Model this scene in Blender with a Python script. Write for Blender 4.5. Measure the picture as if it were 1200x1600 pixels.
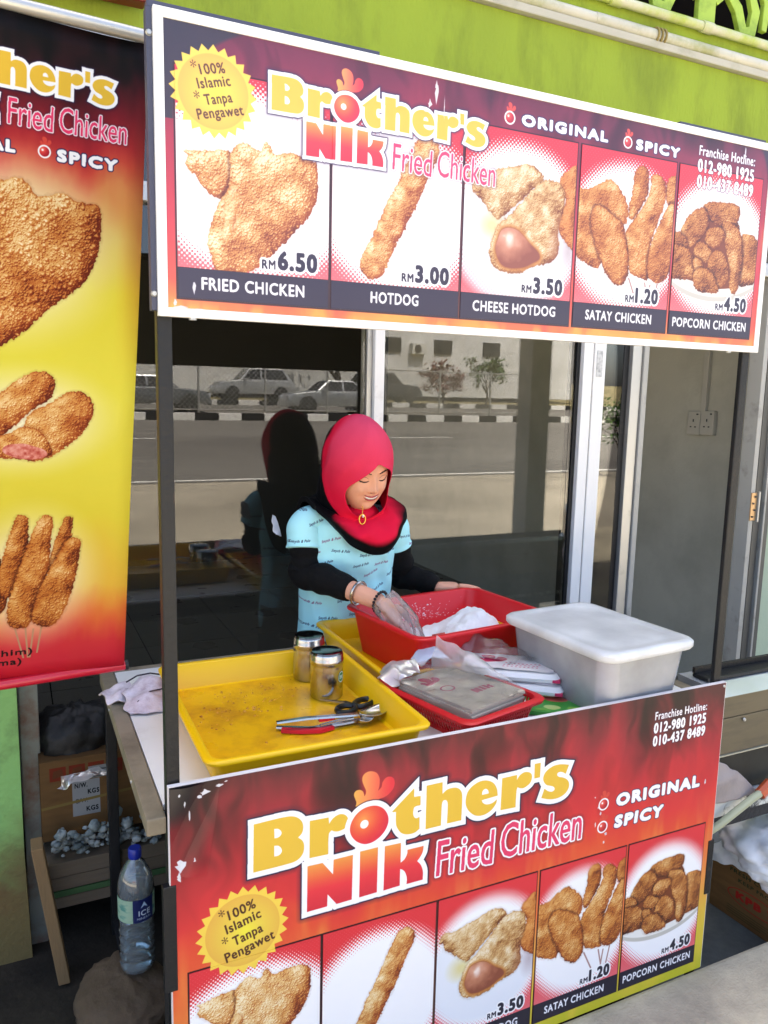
import bpy, bmesh, math, random
import numpy as np
from mathutils import Vector, Matrix, Euler
for o in list(bpy.data.objects): bpy.data.objects.remove(o, do_unlink=True)
SC=bpy.context.scene; COL=SC.collection
# ---------------------------------------------------------------- camera
CAM=np.array([-.2427,-1.45725,1.62345]); YAW,PITCH,ROLL,FPX=.4455,-.1487,.0227,1222.1
def cam_axes():
    cy,sy,cp,sp,cr,sr=math.cos(YAW),math.sin(YAW),math.cos(PITCH),math.sin(PITCH),math.cos(ROLL),math.sin(ROLL)
    f=np.array([sy*cp,cy*cp,sp]); r=np.array([cy,-sy,0.]); u=np.cross(r,f)
    return cr*r+sr*u, -sr*r+cr*u, f
R_,U_,F_=cam_axes()
cd=bpy.data.cameras.new('camera'); cam=bpy.data.objects.new('camera',cd); COL.objects.link(cam); SC.camera=cam
cd.sensor_fit='VERTICAL'; cd.sensor_height=36; cd.sensor_width=27; cd.lens=FPX/1600*36; cd.clip_start=.05; cd.clip_end=600
cam.matrix_world=Matrix(((R_[0],U_[0],-F_[0],CAM[0]),(R_[1],U_[1],-F_[1],CAM[1]),(R_[2],U_[2],-F_[2],CAM[2]),(0,0,0,1)))
# where the sight line through a point of the photograph (1200 x 1600) meets a real plane, used to measure the place
def _ray(px,py): return R_*((px-600)/FPX)-U_*((py-800)/FPX)+F_
def onY(px,py,Y): d=_ray(px,py); return Vector(CAM+d*(Y-CAM[1])/d[1])
def onZ(px,py,Z): d=_ray(px,py); return Vector(CAM+d*(Z-CAM[2])/d[2])
# ---------------------------------------------------------------- daylight and exposure
SUN_EL,SUN_AZ=math.radians(63),math.radians(14)     # sun high behind the shop (azimuth from +Y towards +X)
w=bpy.data.worlds.new('World'); SC.world=w; w.use_nodes=True; nt=w.node_tree
sky=nt.nodes.new('ShaderNodeTexSky'); sky.sky_type='NISHITA'; sky.sun_disc=False; sky.sun_elevation=SUN_EL; sky.sun_rotation=SUN_AZ
sky.air_density=.8; sky.dust_density=4.5; sky.ozone_density=.2
bgn=nt.nodes['Background']; nt.links.new(sky.outputs[0],bgn.inputs[0]); bgn.inputs[1].default_value=.14
sl=bpy.data.lights.new('sun','SUN'); sl.energy=5.0; sl.angle=math.radians(.6); sl.color=(1,.93,.82)
so=bpy.data.objects.new('sun',sl); COL.objects.link(so)
sd=Vector((math.sin(SUN_AZ)*math.cos(SUN_EL),math.cos(SUN_AZ)*math.cos(SUN_EL),math.sin(SUN_EL)))
so.rotation_euler=sd.to_track_quat('Z','Y').to_euler(); so.location=(0,0,20)
SC.view_settings.view_transform='Standard'; SC.view_settings.look='None'; SC.view_settings.gamma=1; SC.view_settings.use_curve_mapping=False
SC.view_settings.exposure=2.36
try:
    SC.cycles.use_denoising=True; SC.cycles.max_bounces=8; SC.cycles.transparent_max_bounces=16; SC.cycles.sample_clamp_indirect=6; SC.cycles.caustics_reflective=False; SC.cycles.caustics_refractive=False
except Exception: pass
# ---------------------------------------------------------------- helpers
def thing(name,label,cat,loc=(0,0,0),rz=0,group=None):
    o=bpy.data.objects.new(name,None); COL.objects.link(o); o.location=loc; o.rotation_euler=(0,0,rz); o.empty_display_size=.1
    return tag(o,label,cat,group)
def tag(o,label,cat,group=None):
    o['label']=label; o['category']=cat
    if group: o['group']=group
    return o
def link(name,me,m=None,parent=None):
    o=bpy.data.objects.new(name,me); COL.objects.link(o)
    if m is not None and not me.materials: me.materials.append(m)
    if parent is not None: o.parent=parent
    return o
def struct(o): o['kind']='structure'; return o
class MB:
    """collects shapes into one mesh"""
    def __init__(s): s.v=[]; s.f=[]; s.uv=None
    def add(s,v,f):
        n=len(s.v); s.v+= [tuple(p) for p in v]; s.f+=[tuple(i+n for i in q) for q in f]; return s
    def box(s,x0,y0,z0,x1,y1,z1):
        v=[(x,y,z) for z in (z0,z1) for y in (y0,y1) for x in (x0,x1)]
        return s.add(v,[(0,2,3,1),(4,5,7,6),(0,1,5,4),(2,6,7,3),(0,4,6,2),(1,3,7,5)])
    def loft(s,rings,cap0=True,cap1=True,closed=True):
        n=len(rings[0]); v=[p for r in rings for p in r]; f=[]
        for i in range(len(rings)-1):
            for j in range(n if closed else n-1):
                k=(j+1)%n; f.append((i*n+j,i*n+k,(i+1)*n+k,(i+1)*n+j))
        if cap0: f.append(tuple(range(n))[::-1])
        if cap1: f.append(tuple((len(rings)-1)*n+j for j in range(n)))
        return s.add(v,f)
    def tube(s,path,r,n=8,cap=True):
        path=[Vector(p) for p in path]; rs=r if isinstance(r,(list,tuple)) else [r]*len(path); rings=[]; up=None
        for i,p in enumerate(path):
            d=(path[min(i+1,len(path)-1)]-path[max(i-1,0)]).normalized()
            if up is None: up=Vector((0,0,1)) if abs(d.z)<.9 else Vector((1,0,0))
            a=(up-d*up.dot(d)).normalized(); b=d.cross(a); up=a
            rings.append([p+(a*math.cos(t)+b*math.sin(t))*rs[i] for t in [k*2*math.pi/n for k in range(n)]])
        return s.loft(rings,cap,cap)
    def lathe(s,prof,c=(0,0,0),n=24,cap=True):
        rings=[[(c[0]+r*math.cos(k*2*math.pi/n),c[1]+r*math.sin(k*2*math.pi/n),c[2]+z) for k in range(n)] for r,z in prof]
        return s.loft(rings,cap,cap)
    def build(s,name,m=None,parent=None,smooth=False,bevel=0,sub=0,seg=2,ang=35):
        me=bpy.data.meshes.new(name); me.from_pydata(s.v,[],s.f); me.update()
        bm=bmesh.new(); bm.from_mesh(me); bmesh.ops.recalc_face_normals(bm,faces=bm.faces)
        if bevel: bmesh.ops.bevel(bm,geom=[e for e in bm.edges if len(e.link_faces)==2 and e.calc_face_angle(0)>.5],offset=bevel,segments=seg,affect='EDGES',profile=.6)
        bm.to_mesh(me); bm.free()
        if smooth: me.shade_smooth(); 
        if smooth and ang: me.set_sharp_from_angle(angle=math.radians(ang))
        o=link(name,me,m,parent)
        if sub:
            md=o.modifiers.new('smooth','SUBSURF'); md.levels=md.render_levels=sub
        return o
def bake(o):
    """apply an object's modifiers to its mesh"""
    dg=bpy.context.evaluated_depsgraph_get(); me=bpy.data.meshes.new_from_object(o.evaluated_get(dg)); old=o.data; o.modifiers.clear(); o.data=me; me.name=o.name
    return o
def rrect(w,d,r,z,n=5,cx=0,cy=0):
    """rounded rectangle ring"""
    o=[]
    for (sx,sy,a0) in ((1,1,0),(-1,1,90),(-1,-1,180),(1,-1,270)):
        for k in range(n):
            a=math.radians(a0+90*k/(n-1)); o.append((cx+sx*(w/2-r)+r*math.cos(a),cy+sy*(d/2-r)+r*math.sin(a),z))
    return o
def copy_tree(o,parent=None):
    c=o.copy(); COL.objects.link(c)
    if parent is not None: c.parent=parent
    for ch in [x for x in bpy.data.objects if x.parent==o]: copy_tree(ch,c)
    return c
# ---------------------------------------------------------------- materials
def hx(s): return tuple((lambda x:(x/12.92) if x<=.04045 else ((x+.055)/1.055)**2.4)(int(s[i:i+2],16)/255) for i in (0,2,4))
def mat(name,col,rough=.5,metal=0,spec=.5,var=.12,vs=6,bump=0,bs=60,col2=None,c2s=5,c2t=.55,c2w=.12,alpha=None,coat=0,trans=0,ior=1.45,aniso=(1,1,1),rvar=.1,sss=0):
    m=bpy.data.materials.new(name); m.use_nodes=True; t=m.node_tree; N=t.nodes; L=t.links; P=N['Principled BSDF']
    c=hx(col) if isinstance(col,str) else tuple(col)
    tc=N.new('ShaderNodeTexCoord'); mp=N.new('ShaderNodeMapping'); mp.inputs['Scale'].default_value=aniso; L.new(tc.outputs['Object'],mp.inputs[0])
    n1=N.new('ShaderNodeTexNoise'); n1.inputs['Scale'].default_value=vs; n1.inputs['Detail'].default_value=6; L.new(mp.outputs[0],n1.inputs['Vector'])
    mx=N.new('ShaderNodeMix'); mx.data_type='RGBA'; mx.inputs['A'].default_value=tuple(x*(1-var) for x in c)+(1,); mx.inputs['B'].default_value=tuple(min(x*(1+var),1) for x in c)+(1,)
    L.new(n1.outputs['Fac'],mx.inputs['Factor']); out=mx.outputs['Result']
    if col2:
        c2=hx(col2) if isinstance(col2,str) else tuple(col2)
        n2=N.new('ShaderNodeTexNoise'); n2.inputs['Scale'].default_value=c2s; n2.inputs['Detail'].default_value=8; n2.inputs['Roughness'].default_value=.65; L.new(mp.outputs[0],n2.inputs['Vector'])
        mr=N.new('ShaderNodeMapRange'); mr.inputs[1].default_value=c2t-c2w; mr.inputs[2].default_value=c2t+c2w; L.new(n2.outputs['Fac'],mr.inputs[0])
        m2=N.new('ShaderNodeMix'); m2.data_type='RGBA'; L.new(mr.outputs[0],m2.inputs['Factor']); L.new(out,m2.inputs['A']); m2.inputs['B'].default_value=c2+(1,); out=m2.outputs['Result']
    L.new(out,P.inputs['Base Color']); P.inputs['Metallic'].default_value=metal; P.inputs['Specular IOR Level'].default_value=spec; P.inputs['IOR'].default_value=ior
    rr=N.new('ShaderNodeMapRange'); rr.inputs[3].default_value=max(rough-rvar,.02); rr.inputs[4].default_value=min(rough+rvar,1); L.new(n1.outputs['Fac'],rr.inputs[0]); L.new(rr.outputs[0],P.inputs['Roughness'])
    if bump:
        n3=N.new('ShaderNodeTexNoise'); n3.inputs['Scale'].default_value=bs; n3.inputs['Detail'].default_value=5; L.new(mp.outputs[0],n3.inputs['Vector'])
        b=N.new('ShaderNodeBump'); b.inputs['Strength'].default_value=bump; b.inputs['Distance'].default_value=.01; L.new(n3.outputs['Fac'],b.inputs['Height']); L.new(b.outputs[0],P.inputs['Normal'])
    if coat: P.inputs['Coat Weight'].default_value=coat; P.inputs['Coat Roughness'].default_value=.08
    if trans: P.inputs['Transmission Weight'].default_value=trans
    if sss: P.inputs['Subsurface Weight'].default_value=sss; P.inputs['Subsurface Radius'].default_value=(.02,.008,.005); P.inputs['Subsurface Scale'].default_value=.5
    if alpha is not None: P.inputs['Alpha'].default_value=alpha
    return m
def film(name,tint,clear,rough,gl=1.0,milk=0.0,milkcol=(.85,.85,.85),bump=0,bs=30,tl_=.25):
    """thin clear sheet: see-through, milky and glossy by Fresnel"""
    m=bpy.data.materials.new(name); m.use_nodes=True; t=m.node_tree; N=t.nodes; L=t.links; N.remove(N['Principled BSDF']); O=N['Material Output']
    tr=N.new('ShaderNodeBsdfTransparent'); tr.inputs[0].default_value=tuple(tint)+(1,)
    di=N.new('ShaderNodeBsdfDiffuse'); di.inputs[0].default_value=tuple(milkcol)+(1,); tl=N.new('ShaderNodeBsdfTranslucent'); tl.inputs[0].default_value=tuple(milkcol)+(1,)
    mk=N.new('ShaderNodeMixShader'); mk.inputs[0].default_value=tl_; L.new(di.outputs[0],mk.inputs[1]); L.new(tl.outputs[0],mk.inputs[2])
    m1=N.new('ShaderNodeMixShader'); m1.inputs[0].default_value=milk; L.new(tr.outputs[0],m1.inputs[1]); L.new(mk.outputs[0],m1.inputs[2])
    if milk:
        tc=N.new('ShaderNodeTexCoord'); n=N.new('ShaderNodeTexNoise'); n.inputs['Scale'].default_value=7; n.inputs['Detail'].default_value=5; L.new(tc.outputs['Object'],n.inputs['Vector'])
        mr=N.new('ShaderNodeMapRange'); mr.inputs[1].default_value=.3; mr.inputs[2].default_value=.7; mr.inputs[3].default_value=milk*.75; mr.inputs[4].default_value=min(milk*1.2,1); L.new(n.outputs['Fac'],mr.inputs[0]); L.new(mr.outputs[0],m1.inputs[0])
    g=N.new('ShaderNodeBsdfGlossy'); g.inputs['Roughness'].default_value=rough
    fr=N.new('ShaderNodeFresnel'); fr.inputs[0].default_value=1.5; mu=N.new('ShaderNodeMath'); mu.operation='MULTIPLY'; mu.use_clamp=True; mu.inputs[1].default_value=gl; L.new(fr.outputs[0],mu.inputs[0])
    if bump:
        tc=N.new('ShaderNodeTexCoord'); n=N.new('ShaderNodeTexNoise'); n.inputs['Scale'].default_value=bs; n.inputs['Detail'].default_value=4; L.new(tc.outputs['Object'],n.inputs['Vector'])
        b=N.new('ShaderNodeBump'); b.inputs['Strength'].default_value=bump; b.inputs['Distance'].default_value=.02; L.new(n.outputs['Fac'],b.inputs['Height']); L.new(b.outputs[0],g.inputs['Normal']); L.new(b.outputs[0],di.inputs['Normal'])
    m2=N.new('ShaderNodeMixShader'); L.new(mu.outputs[0],m2.inputs[0]); L.new(m1.outputs[0],m2.inputs[1]); L.new(g.outputs[0],m2.inputs[2]); L.new(m2.outputs[0],O.inputs[0]); return m
def print_mat(name,img,rough=.35,spec=.5,gain=.88,coat=0,bump=.0):
    m=bpy.data.materials.new(name); m.use_nodes=True; t=m.node_tree; N=t.nodes; L=t.links; P=N['Principled BSDF']
    uv=N.new('ShaderNodeUVMap'); im=N.new('ShaderNodeTexImage'); im.image=img; im.interpolation='Cubic'; im.extension='EXTEND'; L.new(uv.outputs[0],im.inputs[0])
    ho=N.new('ShaderNodeMix'); ho.data_type='RGBA'; ho.blend_type='MULTIPLY'; ho.inputs['Factor'].default_value=1; ho.inputs['B'].default_value=(gain,gain,gain,1); L.new(im.outputs[0],ho.inputs['A']); L.new(ho.outputs['Result'],P.inputs['Base Color'])
    P.inputs['Roughness'].default_value=rough; P.inputs['Specular IOR Level'].default_value=spec
    tc=N.new('ShaderNodeTexCoord'); n=N.new('ShaderNodeTexNoise'); n.inputs['Scale'].default_value=5; n.inputs['Detail'].default_value=6; L.new(tc.outputs['Object'],n.inputs['Vector'])
    mr=N.new('ShaderNodeMapRange'); mr.inputs[3].default_value=max(rough-.12,.05); mr.inputs[4].default_value=rough+.15; L.new(n.outputs['Fac'],mr.inputs[0]); L.new(mr.outputs[0],P.inputs['Roughness'])
    if bump:
        b=N.new('ShaderNodeBump'); b.inputs['Strength'].default_value=bump; b.inputs['Distance'].default_value=.02; L.new(n.outputs['Fac'],b.inputs['Height']); L.new(b.outputs[0],P.inputs['Normal'])
    return m
def set_uv(o,fn):
    me=o.data; uv=me.uv_layers.new(name='print'); 
    for l in me.loops: uv.data[l.index].uv=fn(me.vertices[l.vertex_index].co)
M={}
M['black_steel']=mat('black_steel','1b1c1e',.45,.3,.5,.3,9,.15,80,col2='4a3a2c',c2s=14,c2t=.68,c2w=.06)
M['alu']=mat('aluminium_frame','b9b8b3',.35,.6,.5,.08,4,.05,30,col2='6d6a64',c2s=9,c2t=.7)
M['white_alu']=mat('white_painted_frame','e9e8e4',.4,0,.5,.06,5,.03,40,col2='b9b5ab',c2s=8,c2t=.7)
M['green_wall']=mat('lime_green_plaster','8ea137',.85,0,.25,.16,2.2,.5,45,col2='7a8a32',c2s=2.6,c2t=.57,c2w=.10,aniso=(1.8,1.8,.6))
M['plaster_grey']=mat('grey_plaster','c2bfb0',.9,0,.25,.08,3,.2,50,col2='b0ad9e',c2s=2,c2t=.55)
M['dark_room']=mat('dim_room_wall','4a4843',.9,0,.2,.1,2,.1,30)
M['floor_tile']=mat('grey_floor_tile','7a746a',.3,0,.5,.12,3,.05,30)
M['concrete']=mat('worn_concrete','bdb299',.9,0,.25,.14,7,.5,120,col2='7d776a',c2s=2.5,c2t=.56,c2w=.16)
M['drain_floor']=mat('grey_cement_floor','71736f',.85,0,.3,.12,6,.3,70,col2='555754',c2s=3,c2t=.55)
M['dirt_floor']=mat('dirty_shaded_cement','332e26',.95,0,.2,.2,6,.4,50,col2='1c1916',c2s=3,c2t=.5)  # dirt, darkened further to carry the shade under the table
M['asphalt']=mat('asphalt','77736c',.9,0,.3,.1,1.2,.3,60,col2='67635d',c2s=.25,c2t=.5,aniso=(.25,1,1))
M['forecourt']=mat('pale_concrete','a89f8d',.9,0,.3,.1,.7,.2,40,col2='8f8777',c2s=.4,c2t=.55)
M['white_line']=mat('road_paint','d8d6ce',.8,0,.3,.1,4,0,1,col2='9c978c',c2s=5,c2t=.62)
M['kerb_white']=mat('kerb_paint_white','d9d8d2',.8,0,.3,.1,4,.1,30,col2='a09c92',c2s=6,c2t=.65)
M['kerb_black']=mat('kerb_paint_black','1e1e1f',.8,0,.3,.3,4,.1,30)
M['grass']=mat('verge_soil','6d6a48',.95,0,.2,.3,8,.5,30,col2='8a7c5c',c2s=3,c2t=.5)
def glass_mat(name,tint,gl,rough=.0): return film(name,tint,1,rough,gl)
M['glass']=glass_mat('tinted_shop_glass',(.80,.80,.78),1.35)
M['clear_glass']=glass_mat('clear_glass',(.9,.92,.92),1.3)

# ---------------------------------------------------------------- printed artwork (flat print, drawn by code)
PPM = 1.45                      # print resolution, pixels per millimetre
def srgb_lin(c): return tuple(((x/12.92) if x <= .04045 else ((x+.055)/1.055)**2.4) for x in c)
def hexc(s): return tuple(int(s[i:i+2],16)/255 for i in (0,2,4))
def smooth_contour(pts, n=7):
    """closed contour; points with a third element are corners, runs between corners are splines"""
    P=[np.array(p[:2],float) for p in pts]; C=[len(p)>2 for p in pts]; N=len(P); out=[]
    for i in range(N):
        a,b=P[i],P[(i+1)%N]
        ca,cb=C[i],C[(i+1)%N]
        if ca and cb: out.append(a); continue
        p0=P[i-1] if not ca else a-(b-a)*.0
        p3=P[(i+2)%N] if not cb else b+(b-a)*.0
        L=np.linalg.norm(b-a); un=lambda v:v/(np.linalg.norm(v)+1e-9)*L
        m0=un(b-p0) if not ca else (b-a)*.9
        m1=un(p3-a) if not cb else (b-a)*.9
        for k in range(n):
            t=k/n; t2=t*t; t3=t2*t
            out.append((2*t3-3*t2+1)*a+(t3-2*t2+t)*m0+(-2*t3+3*t2)*b+(t3-t2)*m1)
    return np.array(out)
class Canvas:
    def __init__(s,w,h,bg=(1,1,1),ppm=PPM):
        s.ppm=ppm; s.w,s.h=w,h; s.W,s.H=int(round(w*ppm)),int(round(h*ppm))
        s.a=np.empty((s.H,s.W,3),np.float32); s.a[:]=bg
        s.X=(np.arange(s.W,dtype=np.float32)+.5)/ppm; s.Y=(np.arange(s.H,dtype=np.float32)+.5)/ppm   # mm, y up (row 0 = bottom)
    def mask(s): return np.zeros((s.H,s.W),np.float32)
    def poly(s,contours,m=None,ss=3):
        """even-odd fill of contours given in mm"""
        if m is None: m=s.mask()
        allp=np.concatenate(contours)*s.ppm
        x0=max(int(allp[:,0].min())-1,0); x1=min(int(allp[:,0].max())+2,s.W); y0=max(int(allp[:,1].min())-1,0); y1=min(int(allp[:,1].max())+2,s.H)
        if x1<=x0 or y1<=y0: return m
        xs=x0+(np.arange((x1-x0)*ss)+.5)/ss; ys=y0+(np.arange((y1-y0)*ss)+.5)/ss
        ins=np.zeros((len(ys),len(xs)),bool)
        for c in contours:
            c=np.asarray(c)*s.ppm; d=np.roll(c,-1,0)
            for (ax,ay),(bx,by) in zip(c,d):
                if ay==by: continue
                lo,hi=(ay,by) if ay<by else (by,ay)
                i0,i1=np.searchsorted(ys,lo),np.searchsorted(ys,hi)
                if i1<=i0: continue
                xi=ax+(ys[i0:i1]-ay)*(bx-ax)/(by-ay)
                ins[i0:i1]^=xs[None,:]>xi[:,None]
        cov=ins.reshape(y1-y0,ss,x1-x0,ss).mean((1,3))
        m[y0:y1,x0:x1]=np.maximum(m[y0:y1,x0:x1],cov); return m
    def tris(s,T,m=None,ss=3):
        """T (n,3,2) triangles in mm"""
        if m is None: m=s.mask()
        T=np.asarray(T)*s.ppm
        x0=max(int(T[...,0].min())-1,0); x1=min(int(T[...,0].max())+2,s.W); y0=max(int(T[...,1].min())-1,0); y1=min(int(T[...,1].max())+2,s.H)
        if x1<=x0 or y1<=y0: return m
        ins=np.zeros(((y1-y0)*ss,(x1-x0)*ss),bool)
        for t in T:
            u=(t-[x0,y0])*ss
            a0=max(int(u[:,0].min()),0); a1=min(int(u[:,0].max())+2,ins.shape[1]); b0=max(int(u[:,1].min()),0); b1=min(int(u[:,1].max())+2,ins.shape[0])
            if a1<=a0 or b1<=b0: continue
            gx=np.arange(a0,a1)[None,:]+.5; gy=np.arange(b0,b1)[:,None]+.5
            A,B,C_=u; e=[(q[0]-p[0])*(gy-p[1])-(q[1]-p[1])*(gx-p[0]) for p,q in ((A,B),(B,C_),(C_,A))]
            ins[b0:b1,a0:a1]|=((e[0]>=0)&(e[1]>=0)&(e[2]>=0))|((e[0]<=0)&(e[1]<=0)&(e[2]<=0))
        cov=ins.reshape(y1-y0,ss,x1-x0,ss).mean((1,3))
        m[y0:y1,x0:x1]=np.maximum(m[y0:y1,x0:x1],cov); return m
    def grow(s,m,r,soft=.5):
        """mask dilated by r mm (soft edge in mm) through a distance field"""
        R=(r+soft)*s.ppm; n=int(np.ceil(R))+1
        ys,xs=np.nonzero(m>.5)
        if len(xs)==0: return m*0
        x0=max(xs.min()-n,0); x1=min(xs.max()+n+1,s.W); y0=max(ys.min()-n,0); y1=min(ys.max()+n+1,s.H)
        b=m[y0:y1,x0:x1]>.5; h,w=b.shape; big=1e6
        idx=np.arange(w,dtype=np.float32)[None,:]
        L=idx-np.maximum.accumulate(np.where(b,idx,-big),1)
        Rr=np.minimum.accumulate(np.where(b,idx,big)[:,::-1],1)[:,::-1]-idx
        dx2=np.minimum(L,Rr)**2; d2=np.full((h,w),big,np.float32)
        for dy in range(-n,n+1):
            if dy>=0: d2[dy:]=np.minimum(d2[dy:],dx2[:h-dy]+dy*dy)
            else: d2[:dy]=np.minimum(d2[:dy],dx2[-dy:]+dy*dy)
        d=np.sqrt(d2); sp=max(soft*s.ppm,.5)
        o=s.mask(); o[y0:y1,x0:x1]=np.clip((r*s.ppm-d)/(2*sp)+.5,0,1); return np.maximum(o,m)
    def mitre(s,m,contours,r):
        """square off the convex corners of an outline grown by r"""
        for pts in contours:
            N=len(pts); P=[np.array(p[:2],float) for p in pts]; area=sum(P[i][0]*P[(i+1)%N][1]-P[(i+1)%N][0]*P[i][1] for i in range(N))
            sg=1 if area>0 else -1
            for i in range(N):
                if len(pts[i])<3: continue
                a=P[i]-P[i-1]; b=P[(i+1)%N]-P[i]; a/=np.linalg.norm(a); b/=np.linalg.norm(b)
                if (a[0]*b[1]-a[1]*b[0])*sg<=.05: continue
                n1=np.array([a[1],-a[0]])*sg; n2=np.array([b[1],-b[0]])*sg; h=n1+n2; q=1+n1@n2
                if q<.25: continue
                s.poly([np.array([P[i],P[i]+n1*r,P[i]+h/q*r,P[i]+n2*r])],m)
        return m
    def put(s,m,col,al=1.0):
        ys=np.flatnonzero(m.any(1)); xs=np.flatnonzero(m.any(0))
        if len(ys)==0: return
        b=(slice(ys[0],ys[-1]+1),slice(xs[0],xs[-1]+1)); col=np.asarray(col,np.float32)
        if col.ndim==3: col=col[b]
        k=(m[b]*al)[...,None]; s.a[b]=s.a[b]*(1-k)+col*k
    def image(s,name):
        im=bpy.data.images.new(name,s.W,s.H); px=np.ones((s.H,s.W,4),np.float32); px[...,:3]=np.clip(s.a,0,1)
        im.pixels.foreach_set(px.ravel()); im.update(); im.pack(); return im
_gl={}
def glyphs(txt,sp=1.0):
    if (txt,sp) in _gl: return _gl[(txt,sp)]
    cu=bpy.data.curves.new('lettering','FONT'); cu.body=txt; cu.size=1; cu.resolution_u=3; cu.space_character=sp
    ob=bpy.data.objects.new('lettering',cu); bpy.context.scene.collection.objects.link(ob)
    dg=bpy.context.evaluated_depsgraph_get(); me=ob.evaluated_get(dg).to_mesh(); me.calc_loop_triangles()
    V=np.array([v.co[:2] for v in me.vertices]); T=np.array([V[list(t.vertices)] for t in me.loop_triangles])
    ob.evaluated_get(dg).to_mesh_clear(); bpy.data.objects.remove(ob); bpy.data.curves.remove(cu)
    _gl[(txt,sp)]=T; return T
def cap_h():
    T=glyphs('H'); return T[...,1].max()
def text(cv,txt,a,b,h,bold=0.0,m=None,shear=0.0):
    r=bold*h; a=(a[0]+r,a[1]+r); b=(b[0]-r,b[1]+r); o=_text(cv,txt,a,b,h-2*r,1+bold*2.2,None,shear)
    if r: o=cv.grow(o,r,.3)
    return o if m is None else np.maximum(m,o)
def _text(cv,txt,a,b,h,sp,m=None,shear=0.0):
    """lettering with its baseline from a to b (mm) and capitals h mm high"""
    T=glyphs(txt,sp).copy(); x0,x1=T[...,0].min(),T[...,0].max(); k=h/cap_h()
    a=np.array(a,float); b=np.array(b,float); L=np.linalg.norm(b-a); e=(b-a)/L; n=np.array([-e[1],e[0]])
    u=(T[...,0]-x0)/(x1-x0)*L; v=T[...,1]*k; u=u+v*shear
    return cv.tris(a+u[...,None]*e+v[...,None]*n,m)
def vnoise(x,y,seed=0):
    """value noise on arrays"""
    r=np.random.RandomState(seed); G=r.rand(64,64).astype(np.float32)
    xi=np.floor(x).astype(int); yi=np.floor(y).astype(int); fx=x-xi; fy=y-yi
    fx=fx*fx*(3-2*fx); fy=fy*fy*(3-2*fy); g=lambda i,j:G[j%64,i%64]
    return (g(xi,yi)*(1-fx)+g(xi+1,yi)*fx)*(1-fy)+(g(xi,yi+1)*(1-fx)+g(xi+1,yi+1)*fx)*fy
def fbm(x,y,o=4,seed=0): return sum(vnoise(x*2**k+7*k,y*2**k+3*k,seed+k)*.5**k for k in range(o))/sum(.5**k for k in range(o))
def cells(x,y,seed=0):
    """distance to the nearest jittered cell point and that cell's random value"""
    r=np.random.RandomState(seed); J=r.rand(64,64,3).astype(np.float32)
    xi=np.floor(x).astype(int); yi=np.floor(y).astype(int); d=np.full(x.shape,9,np.float32); val=np.zeros(x.shape,np.float32)
    for i in (-1,0,1):
        for j in (-1,0,1):
            q=J[(yi+j)%64,(xi+i)%64]; dd=(xi+i+q[...,0]-x)**2+(yi+j+q[...,1]-y)**2
            c=dd<d; d=np.where(c,dd,d); val=np.where(c,q[...,2],val)
    return np.sqrt(d),val
def ramp(t,stops):
    ks=[k for k,_ in stops]; cs=np.array([hexc(c) if isinstance(c,str) else c for _,c in stops])
    return np.stack([np.interp(t,ks,cs[:,i]) for i in range(3)],-1).astype(np.float32)
FRY=[(0,'641f0c'),(.2,'9c4419'),(.4,'c0722f'),(.6,'d99c52'),(.8,'eecb8c'),(1,'fbecc6')]
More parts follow.
